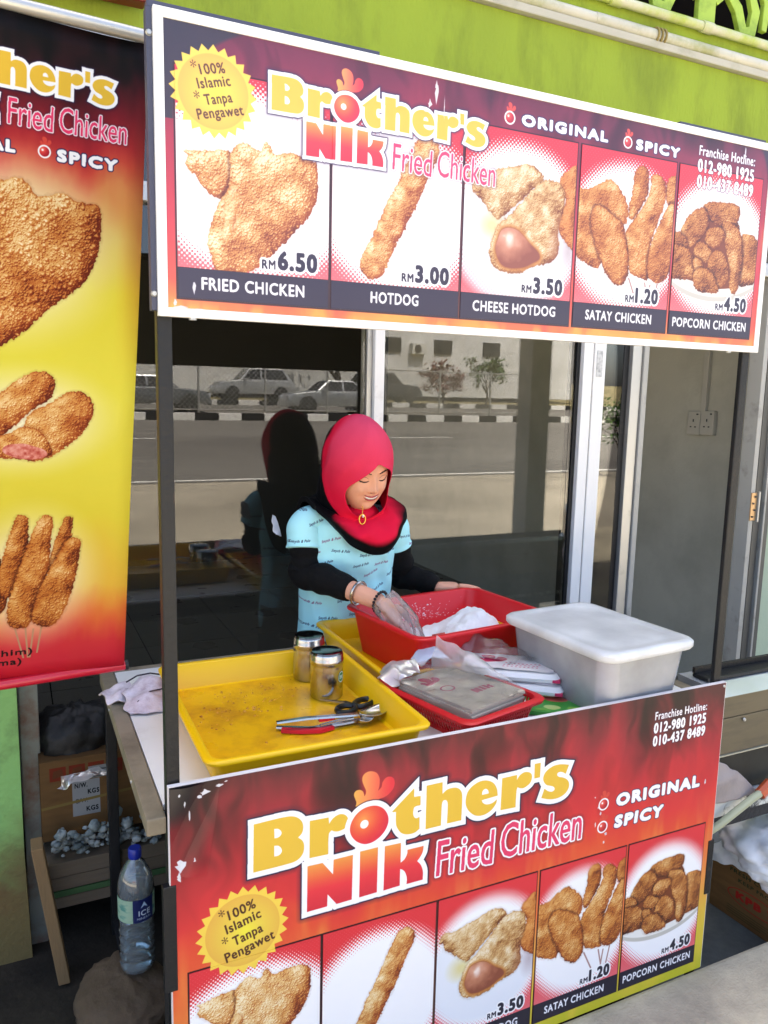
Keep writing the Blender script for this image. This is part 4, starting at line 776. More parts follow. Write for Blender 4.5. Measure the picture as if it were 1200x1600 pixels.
# ---------------------------------------------------------------- the stall frame and table
TZ=.80
st=thing('food_stall','black steel stall frame with white topped serving table between its posts','stall')
P_=lambda n,*a,m='black_steel',bv=.003: MB().box(*a).build(n,M[m],st,bevel=bv)
P_('post',.0,.004,-.10,.026,.034,2.25); px0=onY(1160,560,.004).x; P_('post',px0,.004,-.10,px0+.026,.018,2.25)
M['old_brown']=mat('brown_edge','857a66',.6,0,.4,.15,7,.1,40,col2='5f5646',c2s=5)
M['table_white']=mat('white_laminate','dedcd6',.35,0,.5,.04,3,.02,30,col2='c4beb2',c2s=4,c2t=.66)
MB().box(0,.05,TZ-.012,1.485,.862,TZ).build('table_top',M['table_white'],st,bevel=.002)
b=MB(); b.box(-.04,-.0,TZ-.035,-.002,.88,TZ+.001); b.build('table_edge',M['old_brown'],st,bevel=.004); MB().box(-.002,.863,TZ-.035,1.525,.89,TZ+.001).build('table_edge',M['old_brown'],st,bevel=.004); MB().box(1.487,.05,TZ-.035,1.525,.862,TZ+.001).build('table_edge',M['old_brown'],st,bevel=.004)
for y in (.2,.62): MB().lathe([(.004,0),(.004,.003)],n=8).build('screw',M['alu'],st).matrix_local=Matrix.Translation((-.0402,y,TZ-.015))@Matrix.Rotation(-math.pi/2,4,'Y')
for x in (-.030,1.49): P_('leg',x,.845,-.03 if x<0 else -.10,x+.030,.875,TZ-.036)
P_('apron',0,.84,TZ-.075,1.49,.862,TZ-.037); 
MB().tube([(-.012,.845,.02),(.006,.30,-.085)],.016,4).build('brace',M['black_steel'],st)
MB().tube([(.013,.035,.25),(.013,.035,.58)],.02,4).build('clamp_plate',M['black_steel'],st)
P_('bracket',.004,-.0015,.44,.032,.003,.66)
# ---------------------------------------------------------------- printed signs
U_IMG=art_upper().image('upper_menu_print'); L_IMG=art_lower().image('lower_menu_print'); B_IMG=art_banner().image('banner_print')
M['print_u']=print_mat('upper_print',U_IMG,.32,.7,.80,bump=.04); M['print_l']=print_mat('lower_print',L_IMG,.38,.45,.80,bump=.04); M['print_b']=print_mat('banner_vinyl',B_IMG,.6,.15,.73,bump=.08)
def panel(name,m,x0,z0,x1,z1,y,t,parent,W,H,uz0,label=None):
    o=MB().box(x0,y,z0,x1,y+t,z1).build(name,m,parent); set_uv(o,lambda c:(c.x/W,(c.z-uz0)/H))
    if label: o['label']=label
    return o
def menu_pictures(parent,m,y,W,H,uz0,zb,zt):
    names=('fried chicken','hotdog stick','cheese hotdog','satay chicken','popcorn chicken')
    for i,(a,c) in enumerate(PX): 
        panel('food_picture',m,a/1000,zb+.0535,c/1000,zt,y,.0012,parent,W,H,uz0,'printed picture of '+names[i]); panel('caption_strip',m,a/1000,zb,c/1000,zb+.0525,y,.0012,parent,W,H,uz0,'dark caption strip under the picture of '+names[i])
us=thing('menu_sign','long menu board in white frame hung across the top of the stall','sign',(0,0,0))
z0,z1=1.752,2.2557
M['frame_white']=mat('white_frame','e8e8e6',.4,0,.5,.03,5)
for a in ((0,-.016,z0,.0163,.0,z1),(1.484,-.016,z0,1.5,.0,z1),(.0165,-.016,z1-.0163,1.4838,.0,z1),(.0165,-.016,z0,1.4838,.0,z0+.0153)): MB().box(*a).build('frame',M['frame_white'],us,bevel=.001)
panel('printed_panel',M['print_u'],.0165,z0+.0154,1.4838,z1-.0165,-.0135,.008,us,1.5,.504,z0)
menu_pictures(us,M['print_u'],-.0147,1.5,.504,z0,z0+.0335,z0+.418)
MB().box(.002,.0005,z0+.002,1.498,.004,z1-.002).build('backing_sheet',M['black_steel'],us)
M['slate_steel']=mat('slate_steel','4a4c5c',.5,.3)
MB().box(-.008,-.004,z1+.0005,.42,.020,z1+.011).build('top_bar',M['slate_steel'],us); MB().box(1.19,-.004,z1+.0005,1.475,.020,z1+.010).build('top_bar',M['slate_steel'],us); MB().box(-.010,-.004,z0+.01,-.0005,.02,z1).build('side_bar',M['slate_steel'],us)
for (x,z) in ((-.0055,2.215),(-.0055,1.79),): MB().lathe([(.006,0),(.004,.004)],n=8).build('screw',M['alu'],us,smooth=True).matrix_local=Matrix.Translation((x,-.004,z))@Matrix.Rotation(math.pi/2,4,'X')
for x in (.06,1.40): MB().lathe([(.007,0),(.007,.004)],n=8).build('screw',M['alu'],us).matrix_local=Matrix.Translation((x,-.010,z0-.004))
ls=thing('menu_sign','large menu board covering the front of the serving table','sign',(0,0,0))
M['board_edge']=mat('foam_board_edge','d9d2d0',.7)
MB().box(0,-.0115,0.0015,1.5,-.0005,.866).build('board',M['board_edge'],ls)
panel('printed_panel',M['print_l'],.002,.0015,1.497,.8645,-.0130,.0012,ls,1.5,.866,0)
menu_pictures(ls,M['print_l'],-.0144,1.5,.866,0,.032,.459)
for (x,z) in ((.012,.852),(1.49,.856)): MB().lathe([(.004,0),(.003,.003)],n=8).build('screw',M['alu'],ls,smooth=True).matrix_local=Matrix.Translation((x,-.0132,z))@Matrix.Rotation(math.pi/2,4,'X')
MB().box(1.484,-.0150,.235,1.506,.012,.40).build('clamp',M['black_steel'],ls,bevel=.002); MB().box(-.014,-.0150,.43,.012,.003,.66).build('clamp',M['black_steel'],ls,bevel=.002)
# lifted vinyl film at the upper left corner of the lower board
b=MB(); n=12
rows=[[(.002+.10*i/n*(1-.3*j/n)+.0,-.0148-.006*math.sin(3.0*(i/n+j/n)*1.7)*math.exp(-2*(i/n-.3)**2),.863-.18*j/n-.02*(i/n)*(j/n)) for i in range(n+1)] for j in range(n+1)]
b.loft(rows,False,False,closed=False); o=b.build('lifted_film',M['print_l'],ls,smooth=True,ang=0); set_uv(o,lambda c:(c.x/1.5,c.z/.866))
# hanging banner
TRb,BRb=onY(232,70,.40),onY(191,1034,.60); TL0=onY(0,14,.37); eh=(TL0-TRb).normalized(); ev=(BRb-TRb); nb=eh.cross(ev).normalized()
if nb.y>0: nb=-nb
bn=thing('hanging_banner','tall red and yellow vinyl banner hanging left of the stall','banner')
b=MB(); nx,nz=16,40; rows=[]
for j in range(nz+1):
    v=j/nz; rows.append([tuple(TRb+eh*(.6*(1-i/nx))+ev*v+nb*(.006*math.sin(i/nx*5+v*3)+.004*math.sin(v*9+i*.3)+.010*max(0,i/nx-.86)/.14)) for i in range(nx+1)])
b.loft(rows,False,False,closed=False); o=b.build('sheet',M['print_b'],bn,smooth=True,ang=0)
me=o.data; uv=me.uv_layers.new(name='print')
for l in me.loops:
    k=l.vertex_index; uv.data[l.index].uv=((k%(nx+1))/nx,1-(k//(nx+1))/nz)
m_=o.modifiers.new('thickness','SOLIDIFY'); m_.thickness=.0012; bake(o)
M['red_bar']=mat('red_bar','c01a30',.3,coat=.3); M['bar_cap']=mat('bar_cap','1a1a1c',.5)
e0=BRb+eh*.62+ev.normalized()*.01; e1=BRb-eh*.006+ev.normalized()*.01
MB().tube([e0,e1],.013,14).build('bottom_bar',M['red_bar'],bn,smooth=True); MB().tube([e1-eh*.0,e1-eh*.008],.0145,12).build('bar_cap',M['bar_cap'],bn,smooth=True)
e0=TRb+eh*.62-ev.normalized()*.014; e1=TRb-eh*.01-ev.normalized()*.014
MB().tube([e0,e1],.014,12).build('top_bar',M['alu'],bn,smooth=True)
for k in (.03,.5): q=TRb+eh*k-ev.normalized()*.014; MB().tube([q,q+Vector((.02,YG-.1-q.y,2.69-q.z))],.0022,5).build('cord',M['black_steel'],bn)

# ---------------------------------------------------------------- goods on the table
def noise3(v,s,seed=0):
    from mathutils import noise
    return noise.noise(Vector(v)*s+Vector((seed*7.3,seed*3.1,seed*5.7)))
def tray_mb(w,d,h,r,wall=.004,lip=.012,slope=.02):
    """open tub with sloped walls, rolled lip and a floor, base at z=0"""
    A=lambda e,z,rr=r:rrect(w+2*e,d+2*e,rr,z,6)
    return MB().loft([A(-slope,0),A(-slope+.004,.001),A(0,h-.012),A(lip*.3,h-.011),A(lip,h-.010),A(lip+.001,h-.004),A(lip-.002,h),A(-.0,h),A(-wall,h-.003),A(-wall-slope+.002,.008),A(-wall-slope-.006,.0045)],True,True)
M['yellow_plastic']=mat('yellow_plastic','f0bc06',.34,0,.5,.05,5,.03,25,sss=.0)
M['red_plastic']=mat('red_plastic','d21a20',.34,0,.5,.05,5,.03,25)
M['basket_red']=mat('basket_red','c8181f',.4,0,.5,.05,5)
def stain_mat(base,name):
    return mat(name,base,.3,0,.5,.06,6,.06,90,col2='b87410',c2s=7,c2t=.56,c2w=.12)
M['yellow_stained']=stain_mat('eab20a','oily_yellow')
cx,cy=.352,.355; t1=thing('shallow_tray','yellow plastic tray with crumbs, nearest the black post','tray',(cx,cy,TZ),math.radians(-.5))
tray_mb(.50,.605,.072,.03,.005,.013,.018).build('tub',M['yellow_plastic'],t1,smooth=True,ang=50)
MB().loft([rrect(.44,.545,.02,.0052),rrect(.44,.545,.02,.0062)]).build('oily_floor',M['yellow_stained'],t1)
MB().box(-.2560,-.12,.028,-.2525,-.05,.05).build('paper_label',mat('label','c58a3a',.6,col2='5a2b1a',c2s=60),t1).rotation_euler=(0,math.radians(-14),0)
cr=MB(); R=random.Random(5)
cl=[(-.10,.17),(.04,.20),(-.15,.10),(.0,.11),(.08,.14),(-.04,.06),(-.17,.02)]
for i in range(170):
    c=R.choice(cl) if R.random()<.75 else (R.uniform(-.2,.2),R.uniform(-.2,.25)); x,y=c[0]+R.gauss(0,.03),c[1]+R.gauss(0,.025)
    if abs(x)>.215 or abs(y)>.265: continue
    s=R.uniform(.0008,.0042)*(1.6 if R.random()<.06 else 1); z=.0062; p=[(x+s*math.cos(a),y+s*R.uniform(.6,1.2)*math.sin(a),z) for a in (0,1.6,3.1,4.7)]
    cr.add(p+[(x+R.uniform(-.3,.3)*s,y,z+s*.8)],[(0,1,4),(1,2,4),(2,3,4),(3,0,4)])
o=cr.build('crumbs',mat('crumb','d39a44',.8,0,.2,.4,90,col2='7a3f12',c2s=40)); o.location=(cx,cy,TZ); o['kind']='stuff'
t2=thing('shallow_tray','yellow plastic tray under the red flour basin','tray',(.935,.64,TZ),math.radians(0)); tray_mb(.56,.53,.072,.03,.005,.013,.018).build('tub',M['yellow_plastic'],t2,smooth=True,ang=50)
BR=math.radians(7); BC=Vector((.995,.635,TZ+.006))
bs=thing('flour_basin','deep red plastic basin of white flour that the woman works in','basin',BC,BR); tray_mb(.505,.40,.145,.04,.005,.016,.025).build('tub',M['red_plastic'],bs,smooth=True,ang=50)
MB().box(-.19,-.1945,.085,-.145,-.1925,.103).build('paper_label',mat('basin_label','d8705a',.6,col2='8a2a22',c2s=80),bs).rotation_euler=(math.radians(-11),0,0)
def bl(x,y,z): return BC+Matrix.Rotation(BR,3,'Z')@Vector((x,y,z))
b=MB(); n=44; rows=[]
for j in range(n+1):
    row=[]
    for i in range(n+1):
        u,v=i/n*2-1,j/n*2-1; x,y=u*.222,v*.168
        hgt=.052+.080*math.exp(-((x-.11)/.085)**2-((y-.015)/.09)**2)+.030*math.exp(-((x+.02)/.06)**2-((y+.06)/.06)**2)-.012*math.exp(-((x+.08)/.05)**2-((y-.02)/.06)**2)+.022*noise3((x,y,0),15,1)+.011*noise3((x,y,0),45,2)+.004*noise3((x,y,0),130,3)
        e=max(abs(u),abs(v)); hgt=hgt*(1-.5*max(0,(e-.8)/.2)); row.append((x,y,max(hgt,.009)))
    rows.append(row)
b.loft(rows,False,False,closed=False); o=b.build('flour_heap',mat('flour','eceae6',.95,0,.1,.03,30,.25,140),smooth=True,ang=0); o.location=BC; o.rotation_euler=(0,0,BR); tag(o,'white flour heaped up inside the red basin','flour')
# flour dust on the basin's back wall
b=MB(); R=random.Random(2)
for i in range(300):
    x=R.gauss(-.02,.085); z=.06+abs(R.gauss(0,.028)); 
    if z>.13 or abs(x)>.2: continue
    s=R.uniform(.0004,.0017)*(3 if R.random()<.10 else 1); yb=.1745+.0005+(z-.008)/.137*.0235-.0025; b.add([(x+s*math.cos(a)*1.3,yb-.0006,z+s*math.sin(a)*R.uniform(.6,1.6)) for a in (0,.9,1.9,3.1,4.2,5.3)],[(0,1,2,3,4,5)])
o=b.build('flour_dust',bpy.data.materials['flour']); o.location=BC; o.rotation_euler=(0,0,BR); o['kind']='stuff'
# slotted basket
KR=math.radians(14.6); kc=Vector((.783,.213,TZ))
bk=thing('slotted_basket','shallow red slotted basket holding wrapped grey paper bags','basket',kc,KR); kw,kd,kh=.262,.325,.070
b=MB(); A=lambda e,z:rrect(kw+2*e,kd+2*e,.03,z,6); b.loft([A(-.02,0),A(-.02,.004),A(-.024,.0045)],True,True); b.build('floor',M['basket_red'],bk)
b=MB(); b.loft([A(.0,kh-.013),A(.014,kh-.012),A(.016,kh-.004),A(.012,kh),A(-.002,kh),A(-.005,kh-.012)],False,False); b.v=b.v; rr=len(b.v)//6
for j in range(rr): b.f.append((5*rr+j,5*rr+(j+1)%rr,(j+1)%rr,j))
b.build('rim',M['basket_red'],bk,smooth=True,ang=50)
b=MB(); b.loft([A(-.02,.0045),A(-.0195,.010),A(-.0225,.010)],False,False); b.build('base_band',M['basket_red'],bk)
def sl(xa,ya,xb,yb,n):
    b=MB()
    for i in range(n+1):
        t=i/n; x,y=xa+(xb-xa)*t,ya+(yb-ya)*t; k=1-.020/max(.13 if abs(x)>abs(y)*.8 else .16,.01)
        dx,dy=(xb-xa)/n*.22,(yb-ya)/n*.22; nx_,ny_=(1 if abs(xa-xb)<1e-6 else 0)*(1 if xa>0 else -1),(1 if abs(ya-yb)<1e-6 else 0)*(1 if ya>0 else -1); w=.0028; s=.018
        lo=[(x-dx-nx_*s-nx_*0,y-dy-ny_*s,.009),(x+dx-nx_*s,y+dy-ny_*s,.009),(x+dx-nx_*(s+w),y+dy-ny_*(s+w),.009),(x-dx-nx_*(s+w),y-dy-ny_*(s+w),.009)]
        hi=[(x-dx,y-dy,kh-.011),(x+dx,y+dy,kh-.011),(x+dx-nx_*w,y+dy-ny_*w,kh-.011),(x-dx-nx_*w,y-dy-ny_*w,kh-.011)]; b.loft([lo,hi])
    # one mid band
    return b
hx_,hy_=kw/2,kd/2
for a in ((-hx_+.03,-hy_,hx_-.03,-hy_,22),(-hx_+.03,hy_,hx_-.03,hy_,22),(-hx_,-hy_+.03,-hx_,hy_-.03,28),(hx_,-hy_+.03,hx_,hy_-.03,28)):
    o=sl(*a).build('slatted_side',M['basket_red'],bk); o['kind']='stuff'
b=MB()
for (sx,sy,a0) in ((1,1,0),(-1,1,90),(-1,-1,180),(1,-1,270)):
    lo=[];hi=[]
    for k in range(7):
        a=math.radians(a0+15*k); ca,sa=math.cos(a),math.sin(a); lo.append((sx*(hx_-.03)+(.03-.019)*ca,sy*(hy_-.03)+(.03-.019)*sa,.009)); hi.append((sx*(hx_-.03)+.03*ca,sy*(hy_-.03)+.03*sa,kh-.011))
    lo+= [(p[0]*.985,p[1]*.985,p[2]) for p in lo[::-1]]; hi+=[(p[0]*.985,p[1]*.985,p[2]) for p in hi[::-1]]; b.loft([lo,hi])
b.build('corner',M['basket_red'],bk,smooth=True)
for zb_ in (.036,):
    k=(zb_-.004)/(kh-.015); e=-.02*(1-k); b=MB(); b.loft([A(e,zb_-.003),A(e+.001,zb_+.003),A(e-.003,zb_+.003),A(e-.004,zb_-.003),A(e,zb_-.003)],False,False); b.build('mid_band',M['basket_red'],bk)
# printed artwork for the small wrappers
def art_bag():
    cv=Canvas(200,260,hexc('d9ccb4'),ppm=2.0); X,Y=np.meshgrid(cv.X,cv.Y); cv.a*= (.86+.28*fbm(X/30,Y/30,4,3))[...,None]
    red=hexc('c4244e'); k=.62
    f=lambda x,y:(30+(x-395)*k*1.1,150+(y-691)*k*1.1); cv.put(cv.poly([smooth_contour(xf(LOGO['comb'],f))]),red)
    t=np.linspace(0,6.28,40)
    for (x,y,r) in ((60,140,22),): cv.put(cv.poly([np.stack([x+r*np.cos(t),y+r*np.sin(t)*.8],1)])-cv.poly([np.stack([x+r*.8*np.cos(t),y+r*.62*np.sin(t)],1)]),red)
    for c,m_ in (('N',0),('I',0),('K',0)): cv.put(cv.poly([smooth_contour(xf(LOGO[c][0],lambda x,y:(95+(x-285)*.24,70+(y-523)*.24)))]),red)
    return cv
M['bag_print']=print_mat('bag_print',art_bag().image('bag_print'),.6,.3,.9)
M['kraft']=mat('grey_paper','c4b8a4',.85,0,.2,.1,12,.1,60)
pb=thing('paper_bag_stack','stack of greyish printed paper bags lying in the red slotted basket','paper bags',kc+Vector((0,0,.009)),KR+math.radians(3))
for i in range(10):
    R=random.Random(i); o=MB().box(-.103,-.128,0,.103,.128,.0062).build('paper_bag',M['kraft'],pb,bevel=.001); o.location=(R.uniform(-.004,.004)+.002*i*.5,R.uniform(-.004,.004),i*.0066); o.rotation_euler=(0,0,R.uniform(-.02,.02))
o=MB().box(-.103,-.128,0,.103,.128,.0012).build('top_bag',M['bag_print'],pb); o.location=(.008,0,.0665); set_uv(o,lambda c:((c.x+.103)/.206,(c.y+.128)/.256))
M['film']=film('crumpled_film',(.95,.95,.95),1,.12,1.5,.12,(.9,.88,.87),.4,45)
M['film_milky']=film('milky_film',(.92,.92,.92),1,.3,1.1,.36,(.9,.88,.86),.5,40)
def wrap_sheet(name,m,grid,thick=0,amp=.006,sc=40,seed=0,parent=None):
    """crumpled sheet through a coarse grid of points"""
    g=[[Vector(p) for p in r] for r in grid]; nr,nc=len(g),len(g[0]); n=10; rows=[]
    def cub(p,t):
        m_=len(p)-1; x=t*m_; i=min(int(x),m_-1); f=x-i; a,b_,c,d=p[max(i-1,0)],p[i],p[i+1],p[min(i+2,m_)]
        return b_+.5*f*((c-a)+f*((2*a-5*b_+4*c-d)+f*(3*(b_-c)+d-a)))
    for j in range((nr-1)*n+1):
        v=j/((nr-1)*n); row=[]
        for i in range((nc-1)*n+1):
            u=i/((nc-1)*n); p=cub([cub(r,u) for r in g],v); d=Vector((noise3(p,sc,seed),noise3(p,sc,seed+1),noise3(p,sc,seed+2)))*amp+Vector((0,0,abs(noise3(p,sc*.5,seed+3))*amp*1.3)); row.append(p+d)
        rows.append(row)
    o=MB().loft(rows,False,False,closed=False).build(name,m,parent,smooth=True,ang=0)
    if thick: md=o.modifiers.new('t','SOLIDIFY'); md.thickness=thick; bake(o)
    return o
def kl(x,y,z): return kc+Matrix.Rotation(KR,3,'Z')@Vector((x,y,z))
wf=thing('plastic_wrapper','clear crumpled plastic wrapper over the paper bags with one peak standing up','plastic wrap')
wrap_sheet('wrapper_top',M['film'],[[kl(-.12,-.135,.076),kl(0,-.140,.080),kl(.118,-.132,.074)],[kl(-.125,-.03,.082),kl(0,-.02,.084),kl(.122,-.03,.083)],[kl(-.122,.08,.084),kl(.0,.09,.088),kl(.12,.08,.09)],[kl(-.12,.15,.088),kl(.0,.165,.092),kl(.12,.15,.088)]],amp=.007,sc=34,seed=1,parent=wf)
wrap_sheet('wrapper_peak',M['film_milky'],[[kl(.02,.13,.085),kl(.02,.12,.120),kl(.03,.125,.165),kl(.035,.13,.172)],[kl(.07,.03,.085),kl(.06,.04,.120),kl(.05,.08,.150),kl(.05,.10,.160)],[kl(.11,-.05,.085),kl(.10,-.03,.100),kl(.10,.02,.125),kl(.09,.05,.135)],[kl(.13,-.09,.070),kl(.13,-.06,.080),kl(.125,.0,.095),kl(.12,.04,.105)]],amp=.008,sc=30,seed=6,parent=wf)
M['film_white']=film('white_film',(.92,.92,.92),1,.35,.7,.72,(.93,.86,.87))
wrap_sheet('wrapper_bunch',M['film_white'],[[kl(-.135,.10,.078),kl(-.09,.10,.090),kl(-.03,.11,.088)],[kl(-.14,.15,.085),kl(-.085,.155,.115),kl(-.02,.15,.105)],[kl(-.12,.185,.080),kl(-.07,.19,.100),kl(-.01,.185,.092)]],amp=.012,sc=36,seed=9,parent=wf)
# white plastic bag stacks between basket and clear box
def art_pack():
    cv=Canvas(260,170,hexc('ece6e6'),ppm=2.0); X,Y=np.meshgrid(cv.X,cv.Y); red=hexc('c8365a')
    cv.put(np.clip((fbm(X/40,Y/40,4,8)-.5)*4,0,1),hexc('dfd2d4'))
    f=lambda x,y:(40+(x-395)*.9,80+(y-742)*.9); cv.put(cv.poly([smooth_contour(xf(LOGO['comb'],f))]),red)
    m=cv.mask()
    for i,(a,b_) in enumerate(((110,210),(112,190),(118,225))): 
        for j in range(9): cv.put(cv.poly([np.array([(a+j*11,40+i*16),(a+j*11+6+3*((i*j)%2),40+i*16),(a+j*11+5,47+i*16),(a+j*11+1,46+i*16)])]),red,.7)
    cv.put(cv.poly([np.array([(4,6),(256,6),(256,10),(4,10)])]),red,.7)
    return cv
M['pack_print']=print_mat('pack_print',art_pack().image('pack_print'),.45,.5,.9,bump=.2)
M['pack_white']=mat('white_polythene','e6e4e2',.4,0,.5,.05,10,.2,60); M['pink_print']=mat('pink_print','c8305a',.5)
for k,(x,y,z,rz,lab) in enumerate(((1.005,.285,TZ+.022,-38,'lower pack of folded white carrier bags with pink print'),(1.0,.30,TZ+.052,-34,'upper pack of folded white carrier bags with pink print'))):
    t=thing('bag_pack',lab,'bag pack',(x,y,z),math.radians(rz),'packs of white carrier bags'); w,d,h=.27,.15,.028
    b=MB(); rr=[]
    for i,(e,zz) in enumerate(((-.012,0),(0,.008),(.002,h*.6),(-.006,h),(-.03,h+.002))): rr.append([(p[0]+.004*noise3(p,30,k),p[1]+.004*noise3(p,30,k+4),zz+.004*noise3(p,18,k+8)) for p in rrect(w+2*e,d+2*e,.02,zz,6)])
    b.loft(rr).build('pack',M['pack_white'],t,smooth=True)
    o=MB().loft([[(u*(w/2-.016),v*(d/2-.014),h+.0055+.004*noise3((u,v,0),3,k)) for u in [i/8*2-1 for i in range(9)]] for v in [j/6*2-1 for j in range(7)]],False,False,closed=False).build('printed_face',M['pack_print'],t,smooth=True,ang=0); set_uv(o,lambda c:(c.x/w+.5,c.y/d+.5))
    MB().box(w/2-.02,-d/2-.0035,h*.35,w/2+.0005,-d/2+.02,h*.62).build('pink_tab',M['pink_print'],t)
wf2=thing('plastic_wrapper','loose clear plastic sleeve bunched above the white carrier bags','plastic wrap')
wrap_sheet('sleeve',M['film'],[[(.915,.42,TZ+.085),(.96,.44,TZ+.13),(1.02,.42,TZ+.115)],[(.945,.36,TZ+.085),(.985,.37,TZ+.115),(1.05,.35,TZ+.10)],[(.99,.27,TZ+.083),(1.03,.28,TZ+.095),(1.10,.25,TZ+.085)]],amp=.012,sc=32,seed=14,parent=wf2)
o=wrap_sheet('white_cloth',mat('white_cloth','d5d7e0',.9,0,.2,.05,20),[[(.755,.375,TZ+.078),(.80,.38,TZ+.098),(.86,.37,TZ+.084)],[(.75,.43,TZ+.082),(.80,.43,TZ+.120),(.86,.42,TZ+.092)]],.004,.010,30,21); tag(o,'small crumpled white cloth between the basket and the basin','cloth')
# green packet
def art_green():
    cv=Canvas(240,180,hexc('3f9a3c'),ppm=1.6); X,Y=np.meshgrid(cv.X,cv.Y); cv.put(np.clip((fbm(X/40,Y/30,3,2)-.5)*6,0,1),hexc('8ac24a'))
    t=np.linspace(0,6.28,24)
    for i,(x,y,r,c) in enumerate(((60,120,26,'e8e6dc'),(120,90,30,'d86a5a'),(170,130,22,'e8e2c8'),(200,60,26,'c8483c'),(40,50,24,'f2efe6'),(110,30,20,'b9d27a'))): cv.put(cv.poly([np.stack([x+r*np.cos(t),y+r*.7*np.sin(t)],1)]),hexc(c))
    cv.put(cv.poly([np.array([(0,160),(240,140),(240,156),(0,176)])]),hexc('d6dc3a')); return cv
gp=thing('green_packet','flat green and yellow packet lying under the white carrier bags','packet',(1.06,.165,TZ+.001),math.radians(-35)); b=MB(); rr=[[(p[0],p[1],z) for p in rrect(.26+2*e,.17+2*e,.012,z,5)] for e,z in ((0,0),(.004,.004),(.002,.012),(-.015,.017))]; o=b.loft(rr).build('pouch',print_mat('green_print',art_green().image('packet_print'),.3,.5,.9,bump=.2),gp,smooth=True); set_uv(o,lambda c:(c.x/.27+.5,c.y/.18+.5))
# clear lidded box
M['box_plastic']=film('frosted_plastic',(.96,.96,.98),1,.25,1.5,.42,(1.,1.,1.),tl_=.3); M['lid_plastic']=film('milky_lid',(.97,.97,.96),1,.35,1.1,.76,(1.,1.,.98),tl_=.2)
c4=[onZ(*q,TZ+.200) for q in ((790,957),(914,938),(1088,997),(951,1022))]; bc=sum(c4,Vector())/4; ux=((c4[1]-c4[0])+(c4[2]-c4[3])).normalized(); W_=((c4[1]-c4[0]).length+(c4[2]-c4[3]).length)/2; D_=((c4[0]-c4[3]).length+(c4[1]-c4[2]).length)/2
bx=thing('storage_box','large frosted clear plastic storage box with white snap lid','storage box',(bc.x,bc.y,TZ),math.atan2(ux.y,ux.x))
A=lambda e,z,r=.045:rrect(W_+2*e,D_+2*e,r,z,7)
b=MB(); b.loft([A(-.03,.0),A(-.025,.003),A(-.007,.180),A(-.010,.180),A(-.028,.006),A(-.035,.004)],True,True); b.build('tub',M['box_plastic'],bx,smooth=True,ang=50)
b=MB(); b.loft([A(-.004,.175),A(.006,.173),A(.010,.179),A(.010,.191),A(.004,.197),A(-.010,.199),A(-.022,.195),A(-.045,.196)],False,True); b.build('lid',M['lid_plastic'],bx,smooth=True,ang=50)
ig=thing('bag_bundle','pinkish wrapped bundle seen through the wall of the frosted box','bundle',(bc.x,bc.y,TZ+.006)); 
def blob(name,m,c,r,amp,seed,parent=None,sc=9,n=28,flat=0,sub=0):
    b=MB(); rings=[]
    for j in range(n+1):
        v=-math.pi/2+math.pi*j/n; row=[]
        for i in range(n*2):
            u=2*math.pi*i/(n*2); d=Vector((math.cos(u)*math.cos(v),math.sin(u)*math.cos(v),math.sin(v))); k=1+amp*(noise3(d,sc*.25,seed)+.6*abs(noise3(d,sc*.6,seed+2))*2-.4+.35*noise3(d,sc*1.5,seed+5))
            p=Vector((d.x*r[0]*k,d.y*r[1]*k,d.z*r[2]*k)); 
            if flat and p.z<-r[2]*flat: p.z=-r[2]*flat
            row.append(p)
        rings.append(row)
    o=b.loft(rings,True,True).build(name,m,parent,smooth=True,ang=0); o.location=c; return o
blob('bundle',mat('pink_bundle','e2b0b2',.7,0,.3,.2,9,col2='cfc7c9',c2s=12),(-.01,-.02,.050),(.11,.15,.042),.25,3,ig); blob('bundle',mat('lilac_bundle','c4bed8',.7,0,.3,.2,9),(.05,.07,.05),(.05,.06,.045),.25,5,ig)
